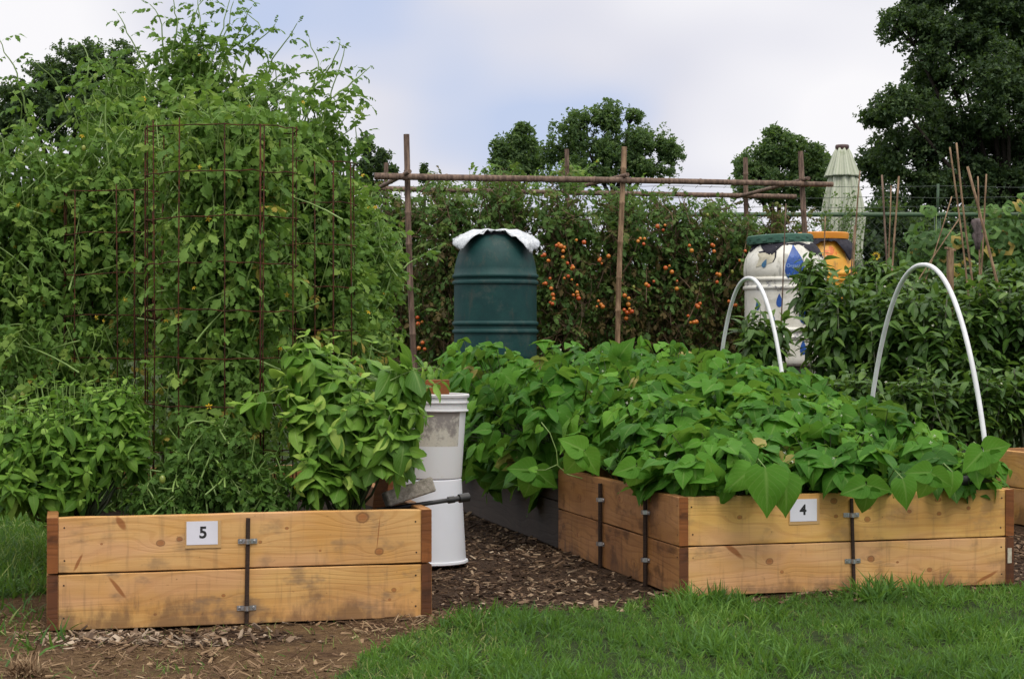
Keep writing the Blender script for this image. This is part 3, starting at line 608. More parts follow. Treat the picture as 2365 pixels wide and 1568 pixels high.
def shoots_plant(root, S, C, E, temps, mat, per, size, stem_mat, stem_r, t0=.35, spread=.9, droop=.35, up=.8, rndf=None, stem_every=1, tip=True, pairs=False, leafname='foliage', sizejit=.3, njit=.28):
    k = len(S); pos = []; dr = []; nn = []; sz = []; mb = MB(); rn = []
    ts = np.linspace(t0, 1.0, per)
    ph0 = rng.uniform(0, 6.28, k)
    prev = None
    for j, t in enumerate(ts):
        for side in ((0, 1) if pairs else (0,)):
            tt = np.full(k, t)+(rng.uniform(-.03, .03, k) if not pairs else 0); tt = np.clip(tt, 0, 1)
            p_ = quad_curve(S, C, E, tt); tg_ = nrm(2*(1-tt)[:, None]*(C-S)+2*tt[:, None]*(E-C))
            ref = np.tile(np.array([0, 0, 1.]), (k, 1)); A = nrm(np.cross(tg_, ref+.01)); B = np.cross(tg_, A)
            ph = ph0+(j*math.pi/2+side*math.pi if pairs else j*2.4)+rng.normal(0, .25, k)
            rad = np.cos(ph)[:, None]*A+np.sin(ph)[:, None]*B
            last = (j == per-1)
            d = nrm(rad*(spread if not last else spread*.75)+tg_*(.35 if not last else .8)+np.array([0, 0, -droop])*rng.uniform(.3, 1.4, (k, 1))*(1.0 if not pairs else (1.75-1.5*(t-t0)/(1-t0))))
            n_ = nrm(tg_*.7+np.array([0, 0, up])+rng.normal(0, njit, (k, 3)))
            prof = math.sin(min(1, (1.12-t)/(1.12-t0)+.12)*math.pi*.5) if pairs else 1.0
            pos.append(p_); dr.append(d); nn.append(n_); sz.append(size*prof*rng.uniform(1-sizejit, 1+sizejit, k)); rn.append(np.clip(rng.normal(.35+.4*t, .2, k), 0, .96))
    pos = np.concatenate(pos); rn = np.concatenate(rn)
    if rndf is not None: rn = rndf(pos, rn)
    elif mat is M['leaf_tom']: dead = rng.random(len(rn)) < .10*np.clip((1.35-pos[:, 2])/.8, 0, 1)+.004; rn = np.where(dead, .985, np.clip(rn-.25*np.clip((1.3-pos[:, 2])/.9, 0, 1)*0-.0, 0, .955)+.0)
    o = inst(leafname, temps, pos, np.concatenate(dr), np.concatenate(nn), np.concatenate(sz), mat, root, rn)
    tt = np.linspace(0, 1, 6)
    for i in range(0, k, stem_every): mb.tube(quad_curve(S[i][None], C[i][None], E[i][None], tt), np.linspace(stem_r, stem_r*.45, 6), 5, False)
    mb.build('stems', stem_mat, root, True)
    return o

# ------------------------------------------------------------------ basil plants
def basil(base, blobs, label, mat, size, n, temps=BASIL, per=5, extra=()):
    root = empty('basil_plant', base, label, 'basil plant', 'basil plants at the front of the bed numbered 5')
    S = []; E = []; tot = sum(b[3]*b[4] for b in blobs)
    for (px, py, Y, rx, rz, ry) in blobs:
        c = P(px, py, Y); m = int(n*rx*rz/tot) if False else int(n*(rx*rz)/sum(b[3]*b[4] for b in blobs))
        d = rdir(m*4); d = d[(d[:, 2] > -.62)][:m]; e = c+d*np.array([rx, ry, rz])*rng.uniform(.62, 1.0, (len(d), 1)); E.append(e)
        s = c+np.array([0, 0, -rz*.55])+(e-c)*np.array([.3, .3, .2]); S.append(s)
    for (x0, y0, x1, y1, Y) in extra: S.append(P(x0, y0, Y)[None]); E.append(P(x1, y1, Y)[None])
    S = np.concatenate(S); E = np.concatenate(E); C = (S+E)/2+np.stack([np.zeros(len(S)), np.zeros(len(S)), rng.uniform(.0, .05, len(S))], -1)+(E-S)*np.array([.2, .2, -.12])
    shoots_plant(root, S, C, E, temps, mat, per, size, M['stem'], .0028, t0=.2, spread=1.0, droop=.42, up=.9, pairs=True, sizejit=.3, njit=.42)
    mb = MB()
    for i in range(0, len(S), 3): mb.tube([base+np.array([random.uniform(-.02, .02), random.uniform(-.02, .02), 0]), (base+S[i])/2+rng.normal(0, .015, 3), S[i]], [.006, .005, .003], 5)
    mb.build('main_stem', M['stem_dark'], root, True)
    return root
basil(P(190, 1200, 6.55)*[1, 1, 0]+[0, 0, .30], [(165, 1000, 6.55, .27, .24, .28), (30, 1010, 6.5, .17, .19, .2), (262, 935, 6.6, .14, .15, .17), (290, 1010, 6.6, .09, .16, .14), (130, 1110, 6.45, .18, .12, .15), (30, 1100, 6.4, .10, .13, .12)], 'small leaved basil bush at the left end of the bed numbered 5', M['leaf_basil'], .064, 350, temps=BASILN)
basil(P(800, 1200, 6.62)*[1, 1, 0]+[0, 0, .30], [(790, 930, 6.6, .24, .25, .22), (730, 845, 6.7, .15, .13, .15), (880, 1000, 6.55, .14, .2, .14), (750, 1080, 6.5, .15, .13, .12), (910, 920, 6.6, .13, .14, .12)], 'taller basil with large pale crinkled leaves beside the white bucket', M['leaf_basil2'], .096, 112,
      extra=[(880, 900, 975, 850, 6.6), (900, 900, 990, 875, 6.6), (920, 920, 1020, 880, 6.6), (900, 960, 985, 960, 6.5), (890, 1000, 950, 1060, 6.45), (690, 900, 560, 925, 6.6), (640, 930, 545, 935, 6.55), (900, 880, 1010, 850, 6.55), (880, 860, 960, 835, 6.6), (900, 1000, 960, 1010, 6.5), (900, 1030, 940, 1060, 6.5), (900, 950, 960, 930, 6.55), (880, 900, 930, 850, 6.7), (740, 860, 650, 800, 6.7), (700, 880, 650, 870, 6.6)])

# ------------------------------------------------------------------ tomato plants
def px_big(b): return b[0][2] < 10
def tomato(base, blobs, n, label, size=.13, extra=(), flowers=8, greens=6, per=5, mat=None, rndf=None, group='sprawling green tomato plants', stem=None, elo=.5, shell=.35):
    mat = mat or M['leaf_tom']
    if mat is M['leaf_tom'] and size > .115 and px_big(blobs): n = int(n*1.45); size *= .84
    root = empty('tomato_plant', base, label, 'tomato plant', group); S = []; E = []
    wsum = sum(b[3]*b[4] for b in blobs)
    for (px, py, Y, rx, rz, ry) in blobs:
        c = P(px, py, Y); R0 = np.array([rx, ry, rz])*np.array([Y/F, Y/F, Y/F]) if rx > 5 else np.array([rx, ry, rz]); m = int(n*(rx*rz)/wsum)
        e, d = ellip(c, R0, m, shell, 1.0); S.append(e-nrm(d*np.array([.8, .8, .3])+np.array([0, 0, .75])+rng.normal(0, .35, (m, 3)))*rng.uniform(.18, .42, (m, 1))*min(1.0, 3*R0[0]+.2)); E.append(e)
    S = np.concatenate(S); E = np.concatenate(E); C = (S+E)/2+rng.normal(0, .035, S.shape)
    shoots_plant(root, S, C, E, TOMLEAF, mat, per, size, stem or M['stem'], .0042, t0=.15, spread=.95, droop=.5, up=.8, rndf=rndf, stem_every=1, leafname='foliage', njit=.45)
    if extra:
        pos = []; dr = []; nn = []; sz = []; mb = MB()
        for (pts, Y, step, ls) in extra:
            w_ = np.array([P(x, y, Y) for x, y in pts]); w_[:, 1] += np.linspace(0, random.uniform(-.1, .1), len(w_))
            # dense polyline
            w_ = np.column_stack([np.interp(np.linspace(0, len(w_)-1, 4*len(w_)), np.arange(len(w_)), w_[:, i]) for i in range(3)]); w_ += np.cumsum(rng.normal(0, .006, w_.shape), 0)*np.array([1, .6, .5]); seg = np.linalg.norm(np.diff(w_, axis=0), axis=1); cum = np.concatenate([[0], np.cumsum(seg)]); T_ = np.linspace(0, cum[-1], max(6, int(cum[-1]/.03)))
            q_ = np.stack([np.interp(T_, cum, w_[:, i]) for i in range(3)], -1); mb.tube(q_, np.linspace(.0048, .0018, len(q_)), 5, False)
            a_ = 0; s_ = cum[-1]*.1
            while s_ < cum[-1]:
                p_ = np.array([np.interp(s_, cum, w_[:, i]) for i in range(3)]); i0 = min(len(w_)-2, int(np.searchsorted(cum, s_)-1)); tg_ = nrm(w_[i0+1]-w_[i0])
                a_ += 2.4; f_ = .6+.5*(1-s_/cum[-1])
                rad = np.array([math.cos(a_), .6*math.sin(a_), .35*math.sin(a_*1.7)]); pos.append(p_); dr.append(rad+tg_*.5+np.array([0, 0, -.15])); nn.append(np.array([rng.normal(0, .3), -.4, 1.])+tg_*.3); sz.append(1.5*ls*f_*rng.uniform(.5, 1.25)); s_ += .8*step*random.uniform(.5, 1.5)
            pos.append(w_[-1]); dr.append(nrm(w_[-1]-w_[-2])); nn.append(np.array([.3, -.5, .6])); sz.append(ls*.5)
        inst('foliage', TOMLEAF, pos, dr, nn, sz, mat, root, rng.uniform(.1, .7, len(pos))); mb.build('shoot', M['stem'], root, True)
    allc = []
    for (px, py, Y, rx, rz, ry) in blobs:
        c = P(px, py, Y); R0 = np.array([rx, ry, rz])*Y/F if rx > 5 else np.array([rx, ry, rz]); d = rdir(40); d[:, 1] = -np.abs(d[:, 1]); allc.append(c+d*R0*1.0)
    allc = np.concatenate(allc); rng.shuffle(allc)
    if flowers: add_flowers(root, allc[:flowers], M['petal_y'], .013)
    if greens: add_fruit(root, allc[flowers:flowers+greens//2], M['tomato_g'], .0105, 1.4)
    return root
gz = lambda px, Y, z: np.array([(px-CX)/F*Y, Y, z])
tomato(gz(510, 6.95, .3), [(515, 560, 6.95, 175, 300, 170), (510, 930, 6.95, 175, 260, 170), (520, 330, 7.0, 200, 130, 170)], 430, 'tall tomato plant inside the front rusty wire cage', .14, flowers=12, greens=8)
tomato(gz(190, 7.6, 0), [(150, 640, 7.6, 230, 330, 200), (60, 420, 7.7, 200, 190, 200), (-60, 700, 7.7, 200, 330, 200), (250, 420, 7.7, 170, 220, 160), (120, 830, 7.4, 190, 130, 150)], 560, 'widest tomato plant sprawling over the left edge of the picture', .13, flowers=16, greens=14,
       extra=[([(60, 260), (40, 170), (-10, 95)], 7.6, .05, .09), ([(160, 260), (130, 180), (90, 145)], 7.5, .05, .09), ([(200, 240), (205, 130), (180, 80)], 7.6, .05, .09), ([(250, 200), (230, 130), (240, 100)], 7.6, .05, .1)])
tomato(gz(690, 7.7, 0), [(690, 600, 7.7, 135, 320, 150), (760, 480, 7.8, 70, 130, 100), (700, 320, 7.8, 130, 110, 130), (780, 720, 7.7, 80, 200, 110)], 330, 'tomato plant in the rear right wire cage with shoots against the sky', .13, flowers=10, greens=6,
       extra=[([(690, 350), (740, 300), (770, 220), (800, 120), (790, 95)], 7.7, .06, .11), ([(735, 310), (690, 380)], 7.7, .05, .12), ([(770, 225), (820, 180), (860, 155)], 7.7, .07, .09), ([(765, 240), (800, 215), (850, 215)], 7.7, .06, .11),
              ([(700, 320), (705, 220), (735, 150), (710, 95)], 7.8, .06, .10), ([(720, 210), (760, 160), (790, 95)], 7.8, .07, .08), ([(800, 420), (820, 350), (815, 290)], 7.9, .06, .10), ([(750, 330), (800, 380), (830, 330)], 7.9, .07, .1)])
tomato(gz(430, 8.3, 0), [(420, 300, 8.3, 230, 150, 200), (300, 210, 8.3, 130, 90, 120), (560, 230, 8.3, 150, 110, 140), (440, 130, 8.3, 90, 70, 90), (400, 560, 8.2, 190, 200, 120)], 400, 'topmost tangle of tomato growth reaching the upper edge of the picture', .12, flowers=10, greens=0,
       extra=[([(420, 180), (430, 60), (470, -20)], 8.2, .05, .1), ([(380, 170), (370, 60), (340, 10)], 8.2, .05, .09), ([(350, 180), (310, 90), (290, 30)], 8.2, .05, .08), ([(480, 160), (490, 60), (500, -20)], 8.2, .045, .1), ([(500, 150), (560, 60), (575, 20)], 8.2, .05, .1),
              ([(520, 130), (600, 60), (570, 30)], 8.2, .06, .1), ([(560, 170), (600, 100), (640, 60)], 8.2, .06, .09), ([(600, 200), (640, 130), (700, 70)], 8.2, .06, .09), ([(450, 120), (455, 40), (440, -15)], 8.25, .05, .09), ([(400, 140), (410, 60), (400, 0)], 8.15, .05, .09), ([(540, 180), (520, 90), (540, 10)], 8.2, .05, .1), ([(620, 220), (690, 160), (740, 150)], 8.2, .06, .09)])
tomato(gz(900, 9.2, 0), [(850, 640, 9.2, 62, 170, 110), (885, 560, 9.4, 42, 80, 80), (840, 760, 9.0, 75, 110, 90), (820, 500, 9.3, 60, 110, 90)], 170, 'looser tomato plant with one long pale stem beside the bamboo post', .12, flowers=6, greens=4,
       extra=[([(790, 775), (860, 745), (910, 690), (935, 600), (955, 560)], 9.0, .09, .11), ([(930, 620), (980, 590), (1010, 570)], 9.0, .07, .1), ([(920, 640), (880, 560), (900, 520)], 9.0, .07, .1)])
tomato(gz(480, 6.45, .3), [(470, 1050, 6.6, 120, 110, 60), (560, 1080, 6.55, 90, 90, 60), (400, 1110, 6.5, 80, 80, 50), (620, 1120, 6.5, 80, 70, 40), (350, 1130, 6.75, 90, 60, 50), (450, 1120, 7.3, 200, 70, 80), (250, 1130, 7.3, 150, 60, 80)], 330, 'low young tomato growth between the two basil bushes', .085, flowers=4, greens=3, rndf=lambda p, r: r*.45)

# cages
def cage(px0, px1, top_py, Y, rows_px, depth, label, n_side=4, bot=.2):
    x0 = P(px0, 0, Y)[0]; x1 = P(px1, 0, Y)[0]; zt = P(0, top_py, Y)[2]; mb = MB(); w_ = x1-x0
    root_z = bot; step = rows_px/F*Y; n = int((zt-bot)/step); 
    nv = int(round(math.pi*w_/(step*.98))); al = np.arange(nv)*2*math.pi/nv+math.pi+.0; poly = np.stack([(x0+x1)/2+w_/2*np.cos(al), Y+depth/2*np.sin(al)], -1)+rng.normal(0, .005, (nv, 2)); fine_ = np.arange(nv*3)*2*math.pi/(nv*3)+math.pi
    cp = np.stack([(x0+x1)/2+w_/2*np.cos(fine_), Y+depth/2*np.sin(fine_)], -1); cp[::3] = poly; cp = np.vstack([cp, cp[:1]])
    for k in range(n+1):
        z = zt-k*step; zz_ = z+rng.normal(0, .0025, len(cp))+.006*np.sin(fine_[np.arange(len(cp)) % len(fine_)]+k); zz_[-1] = zz_[0]; mb.tube(np.column_stack([cp, zz_]), .0023, 5, False)
    for q_ in poly:
        mb.tube([(q_[0], q_[1], bot), (q_[0]+random.uniform(-.006, .006), q_[1], (zt+bot)/2), (q_[0], q_[1], zt+random.choice([0, .02, .0]))], .0026, 5)
    for a in (3.25, 5.35): q_ = ((x0+x1)/2+w_/2*math.cos(a), Y+depth/2*math.sin(a)-.004); mb.tube([(*q_, bot), (*q_, zt)], .0034, 5)
    c = (x0+x1)/2; o = mb.build('tomato_cage', M['rust'], None, True, offset=False); tag(o, label, 'tomato cage', 'rusty wire mesh tomato cages'); return o
cage(338, 688, 300, 6.88, 105, .46, 'rusty square wire tomato cage nearest the camera in the bed numbered 5')
cage(600, 824, 380, 7.6, 96, .4, 'rusty wire cage rising behind and right of the front cage', bot=.3)
cage(152, 375, 445, 7.45, 96, .4, 'darker wire cage half buried in leaves left of the front cage', bot=.3)

# ------------------------------------------------------------------ bean plants
def bedpt(b, u, v, z): 
    c, s = math.cos(b['th']), math.sin(b['th']); return np.array([b['A'][0]+u*c-v*s, b['A'][1]+u*s+v*c, z])
def bean(base, c, R0, n, label, size=.085, group='bean plants filling the beds', fl=4, down=-.35):
    root = empty('bean_plant', base, label, 'bean plant', group)
    d = rdir(n*5); d = d[d[:, 2] > down][:n]; n = len(d); r = rng.uniform(.55, 1.0, n)[:, None]; pos = c+d*r*R0
    out_ = nrm(d*np.array([1, 1, .7])); nn = nrm(out_*.75+np.array([0, 0, .75])+rng.normal(0, .42, (n, 3)))
    hor = nrm(d*np.array([1, 1, 0])+rng.normal(0, .45, (n, 3))*np.array([1, 1, .3])); dr = nrm(hor+np.array([0, 0, -.35])+rng.normal(0, .25, (n, 3)))
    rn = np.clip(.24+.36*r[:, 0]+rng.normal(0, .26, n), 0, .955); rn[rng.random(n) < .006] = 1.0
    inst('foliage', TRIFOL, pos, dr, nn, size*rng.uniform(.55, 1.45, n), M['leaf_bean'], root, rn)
    mb = MB()
    for i in range(n):
        b_ = base+rng.normal(0, .02, 3)*[1, 1, 0]; mid = b_*.45+pos[i]*.55+np.array([0, 0, .03]); mb.tube([b_, mid, pos[i]-nn[i]*.004], [.0032, .0024, .0016], 4, False)
    mb.build('stems', M['stem_dark'], root, True)
    top = c+nrm(rng.normal(size=(fl, 3))*[1, 1, .5]+[0, -.3, .8])*R0*1.03; add_flowers(root, top, M['petal_w'], .008, n=4)
    return root
fronts = {0: 'left corner', 1: 'middle', 2: 'right corner'}
for i, u in enumerate((.24, .72, 1.18)):
    for j, v in enumerate((.24, .74, 1.25)):
        H0 = .30; top = (.62, .74, .80)[j]-(.06 if i == 2 else 0)
        lab = ('bright bean plant at the front %s of the bed numbered 4' % fronts[i]) if j == 0 else ('leafy bean plant in the middle row of the bed numbered 4, %s' % ('left side', 'centre', 'right side')[i]) if j == 1 else ('leafy bean plant in the rear row of the bed numbered 4, %s' % ('left side', 'centre', 'right side')[i])
        bean(bedpt(BED4, u, v, H0), bedpt(BED4, u, v, (H0+top)/2), np.array([.31, .31, (top-H0)/2+.02]), 122, lab, .082)
for i, u in enumerate((.14, .55, .98, 1.3)):
    for j, v in enumerate((.2, .72, 1.25, 1.85)):
        H0 = .36; top = (.83, .88, .92, .95)[j]-(.05 if i == 3 else 0)
        lab = 'bean plant in the weathered bed, %s row, %s' % (('front', 'second', 'third', 'last')[j], ('on the left edge over the path', 'left of centre', 'right of centre', 'on the right edge by the hoop')[i])
        bean(bedpt(OLD, u, v, H0), bedpt(OLD, u-(.08 if i == 0 else 0), v, (H0+top)/2+(-.07 if i == 0 else .02)), np.array([.34, .34, (top-H0)/2+(.13 if i == 0 else .03)]), 155 if i == 0 else 100, lab, .086, fl=3, down=-1 if i == 0 else -.35)
# a few leaves and runners hanging over the boards
def hang(px, py, Y, s, ang, label, tri=True, tilt=.2):
    root = empty('bean_shoot', P(px, py, Y), label, 'bean shoot', 'bean shoots hanging over the boards')
    d = np.array([[math.sin(ang), -.25, -math.cos(ang)]]); nn = np.array([[.1, -1.0, tilt]])
    lf_ = TRIFOL[:1] if tri else BEANLET[random.choice((0, 1, 2)):][:1]
    inst('foliage', lf_, P(px, py, Y)[None], d, nn, s, M['leaf_bean'], root, np.array([random.uniform(.55, .85)]))
    mb = MB(); p0 = P(px, py, Y); mb.tube([p0, p0+np.array([-.02, .06, .03]), p0+np.array([-.03, .14, -.02])], [.002, .0025, .003], 5); mb.build('petiole', M['stem'], root, True)
hang(1768, 1080, 6.84, .185, .05, 'largest bean leaf, hanging in front of the board left of the number 4', False, .1)
hang(1811, 1100, 6.86, .15, .16, 'bean leaf whose edge touches the paper numbered 4', False, .45)
hang(1738, 1082, 6.90, .135, -.95, 'bean leaf hanging left of the largest leaf on the front board', False, .6)
hang(1680, 1120, 6.97, .085, -.3, 'small bean leaf just over the top edge of the front board', False, .6)
hang(2085, 1105, 7.0, .12, .25, 'pointed bean leaf drooping right of the front rod', False, .3)
hang(2200, 1090, 7.1, .10, .0, 'pointed bean leaf near the right end of the front board', False, .4)
hang(2000, 1118, 6.98, .115, .15, 'pair of pointed bean leaves drooping over the right front rod')
hang(2150, 1090, 7.05, .11, -.2, 'bean leaves drooping at the right half of the front board')
hang(1350, 1040, 7.6, .13, -.7, 'bean leaf cluster over the left side board near its middle')
hang(1235, 1085, 8.3, .14, -.3, 'darker bean leaf hanging over the weathered side boards')
hang(1470, 1075, 7.2, .11, .1, 'yellowish bean leaf hanging over the near end of the side board')
hang(1640, 1100, 6.98, .09, -.5, 'small bean leaf trio behind the near corner of the bed numbered 4')
hang(2270, 1040, 7.15, .13, .6, 'bean leaf pointing past the right corner of the bed numbered 4')
hang(1130, 1060, 9.3, .12, -.2, 'low bean leaf trio over the path beside the weathered boards')
rn_ = empty('bean_runner', P(1270, 985, 7.9), 'thin pale bean runner looping above the side boards', 'bean runner'); mb = MB()
mb.tube([P(x, y, 7.8) for x, y in [(1250, 975), (1270, 1000), (1285, 1040), (1288, 1075), (1310, 1095), (1345, 1105)]], .0026, 6); mb.tube([P(x, y, 7.8) for x, y in [(1288, 1072), (1260, 1085), (1235, 1085)]], .0022, 6); mb.build('vine', M['stem'], rn_, True)
inst('foliage', BEANLET, np.array([P(1250, 985, 7.8), P(1240, 1085, 7.8)]), np.array([[-.6, -.1, -.6], [-.8, 0, .2]]), np.array([[.2, -.8, .5], [0, -.7, .6]]), .04, M['leaf_bean'], rn_, np.array([.9, .9]))

# ------------------------------------------------------------------ pvc hoops
def hoop(fx0, Y0, fx1, Y1, apx, apy, label, r=.0105):
    A_ = np.array([(fx0-CX)/F*Y0, Y0, .33]); B_ = np.array([(fx1-CX)/F*Y1, Y1, .33]); Ym = (Y0+Y1)/2; zt = P(apx, apy, Ym)[2]
    m = (A_+B_)/2; hf = (B_-A_)/2; pts = []; Hh = zt-.30
    fa = ((apx-CX)/F*Ym-m[0])/hf[0] if abs(hf[0]) > .02 else 0
    for q_ in np.linspace(-1, 1, 61):
        s_ = math.copysign(1-(1-abs(q_))**1.6, q_); k_ = (1-max(0, abs(s_))**2.2)**.75; pts.append(m*[1, 1, 0]+hf*[1, 1, 0]*(s_+fa*.5*(1-s_*s_))+[0, 0, .30+Hh*k_])
    mb = MB(); mb.tube(pts, r, 10); o = mb.build('pvc_hoop', M['pvc'], None, True, offset=False); tag(o, label, 'hoop', 'white pvc hoops')
hoop(1996, 8.5, 2288, 7.42, 2130, 612, 'larger white plastic hoop at the right side of the bed numbered 4', .0105)
hoop(1646, 10.15, 1828, 9.2, 1727, 642, 'smaller white plastic hoop in front of the white barrel')

# ------------------------------------------------------------------ buckets, paver, pipe
def bucket_mat(grime):
    t = NT('white bucket plastic'); v = t.vec('Object'); sp = t.n('ShaderNodeSeparateXYZ', {0: v}); x, y, z = sp.outputs
    c = t.mix(t.noise(v, 6, 3), (.62, .63, .70), (.72, .73, .78))
    if grime:
        ang = t.math('ARCTAN2', x, t.math('MULTIPLY', y, -1.0))
        m = t.math('MULTIPLY', t.math('MULTIPLY', t.smooth(z, .140, .143), t.math('SUBTRACT', 1.0, t.smooth(z, .288, .291))), t.math('MULTIPLY', t.smooth(ang, -.42, -.40), t.math('SUBTRACT', 1.0, t.smooth(ang, .98, 1.0))))
        c = t.mix(.25, c, (.5, .45, .33)); n_ = t.noise(v, 22, 6, .75); n3 = t.noise(v, 120, 3, .7)
        g = t.mix(t.smooth(t.math('ADD', n_, t.math('MULTIPLY', t.math('SUBTRACT', z, .215), 1.8)), .40, .60), (.47, .43, .35), (.15, .125, .11)); g = t.mix(t.math('MULTIPLY', t.smooth(n3, .55, .7), .4), g, (.12, .10, .09))
        c = t.mix(t.math('MULTIPLY', m, .85), c, g); c = t.mix(t.math('MULTIPLY', t.smooth(n_, .62, .75), .25), c, (.3, .27, .2))
    return t.end(t.pbr(c, .42, t.bump(t.noise(v, 60, 2), .05, .002), 0, .4, **{'Subsurface Weight': .05}))
bx, by = (997-CX)/F*7.92, 7.92
def bucket(z0, flip, label, mat):
    o = empty('bucket', (bx, by, z0), label, 'bucket', 'stacked white buckets'); H = .365; rb, rt = .130, .150
    wall = [(rb-.004, 0), (rb, .004), (rb+.001, .02), (rb+.012, .255), (rb+.0125, .29), (.1555, .292), (.1555, .297), (.1485, .299), (.1495, .325), (.156, .327), (.156, .333), (.149, .335), (.150, .350), (.157, .352), (.1585, .362), (.155, .366), (.149, .364), (.146, .350), (.144, .29), (.127, .02), (.001, .012)]
    if flip: wall = [(r, H-z) for r, z in [(rb-.004, 0), (rb, .004), (rb+.001, .02), (.1485, .335), (.150, .350), (.158, .353), (.1595, .362), (.155, .366), (.149, .364), (.146, .350), (.127, .02), (.001, .012)]][::-1]
    mb = MB(); mb.lathe(wall, 48, (0, 0, 0), cap0=not flip, cap1=flip); b = auto_smooth(mb.build('body', mat, None), 35); b.parent = o; return o
bucket(.012, True, 'clean white bucket upside down on the ground, lower of the stacked pair', bucket_mat(False))
ub = bucket(.380, False, 'white bucket with a grimy label patch, standing on the upturned one', bucket_mat(True))
ub.rotation_euler = (0, R_(1.0), 0)
mb = MB(); mb.box((-.115, -.018, 0), (.065, .018, .26), bev=.003, R=rot2(.12)); o = mb.build('wood_block', M['endwood'], None); o.location = (bx+.01, by+.02, .545); tag(o, 'red brown wooden block standing in the upper white bucket', 'wood block')
# concrete paver on the corner of bed 5
cP = P(945, 1143, 6.58)
def RX(a): c, s = math.cos(a), math.sin(a); return np.array([[1, 0, 0], [0, c, -s], [0, s, c]])
def RYm(a): c, s = math.cos(a), math.sin(a); return np.array([[c, 0, s], [0, 1, 0], [-s, 0, c]])
mb = MB(); mb.box((-.095, -.055, -.028), (.085, .055, .028), bev=.005, R=rot2(.25)@RYm(-R_(17))@RX(R_(-8))); o = mb.build('concrete_paver', M['paver'], None); o.location = cP+np.array([0, .05, .008]); tag(o, 'grey concrete brick leaning on the corner of the bed numbered 5', 'brick')
o = empty('drip_pipe', P(975, 1168, 6.7), 'black irrigation pipe poking out past the white buckets', 'pipe'); mb = MB()
pp = [P(870, 1178, 6.62), P(960, 1166, 6.62), P(1000, 1160, 6.64), P(1040, 1154, 6.68)]; mb.tube(pp, .0085, 10); mb.build('pipe', M['blackpipe'], o, True)
mb = MB(); a_, b_ = P(1034, 1155, 6.68), P(1084, 1147, 6.72); ln = b_-a_
mb.tube([a_+ln*t for t in (0, .02, .3, .32, .5, .52, .97, 1)], [.009, .013, .013, .0105, .0105, .0165, .0165, .010], 12); auto_smooth(mb.build('coupling', M['blackpipe'], o), 35)
# black hose end in bed 4
o = MB(); a_, b_ = P(2215, 1112, 7.22), P(2290, 1102, 7.26); o.tube([a_, (a_+b_)/2+[0, 0, .004], b_], .020, 12); o = o.build('hose_end', M['blackpipe'], None, True, offset=False); tag(o, 'black hose end lying inside the right corner of the bed numbered 4', 'hose')
# dark red board leaning behind
mb = MB(); mb.box((-.012, -.05, -.14), (.012, .05, .14), bev=.002, R=rot2(.6)@RYm(.12)); o = mb.build('wooden_plank', M['endwood'], None); o.location = P(888, 1110, 6.95); tag(o, 'short rust brown plank upright between the basil and the buckets', 'plank')

# ------------------------------------------------------------------ barrels
def barrel_mat(name, c1, c2, wear=None, rough=.45, wearc=(.14, .14, .17), spec=.4):
    t = NT(name); v = t.vec('Object'); n1 = t.noise(v, 7, 5, .65); n2 = t.noise(v, 60, 3); c = t.mix(t.smooth(n1, .3, .7), c1, c2)
    if wear:
        sp = t.n('ShaderNodeSeparateXYZ', {0: v}); z = sp.outputs[2]; m = None
        for zz_ in wear:
            d = t.math('SUBTRACT', 1.0, t.smooth(t.math('ABSOLUTE', t.math('SUBTRACT', z, zz_)), .01, .075)); m = d if m is None else t.math('MAXIMUM', m, d)
        f = t.smooth(t.math('ADD', t.noise(v, 17, 6, .75), t.math('MULTIPLY', m, .13)), .66, .70); c = t.mix(t.math('MULTIPLY', f, .85), c, wearc)
    c = t.mix(t.math('MULTIPLY', t.smooth(t.noise(v, 4, 6, .8), .52, .68), .30), c, (.10, .10, .085))
    c = t.mix(t.math('MULTIPLY', t.smooth(t.noise(t.vec('Object', (9, 9, 3)), 1.6, 4, .6), .58, .70), .45), c, (.05, .055, .045))
    return t.end(t.pbr(c, rough, t.bump(n2, .25, .004), 0, spec))
def bprof(H=.90, r=.29, neck=.205, rings=(.25, .30, .585, .63)):
    pr = [(r*.93, 0), (r*.99, .02)]
    def w(z): return r*float(np.interp(z, [0, .60, .66, .72, .78, .83, .865, .89, .90], [1, 1, .985, .945, .87, .77, .68, .60, .56]))*(1 if neck < .215 else float(np.interp(z, [.6, .9], [1, 1.22])))
    zs = sorted(set([.05, .12, .2, .35, .45, .54, .66, .70, .74, .78, .81, .84, .86, .88, .895]))
    for z in zs: pr.append((w(z), z))
    for q_ in rings: pr += [(r, q_-.018), (r+.011, q_-.010), (r+.013, q_), (r+.011, q_+.010), (r, q_+.018)]
    pr.sort(key=lambda a: a[1]); pr.append((w(.9)-.006, H)); return pr
def drop_shape(n=22):
    out = []
    for i in range(n):
        a = 2*math.pi*i/n; out.append((.5*math.sin(a)*math.sin(a/2)**1.3, .5*math.cos(a)))
    return out
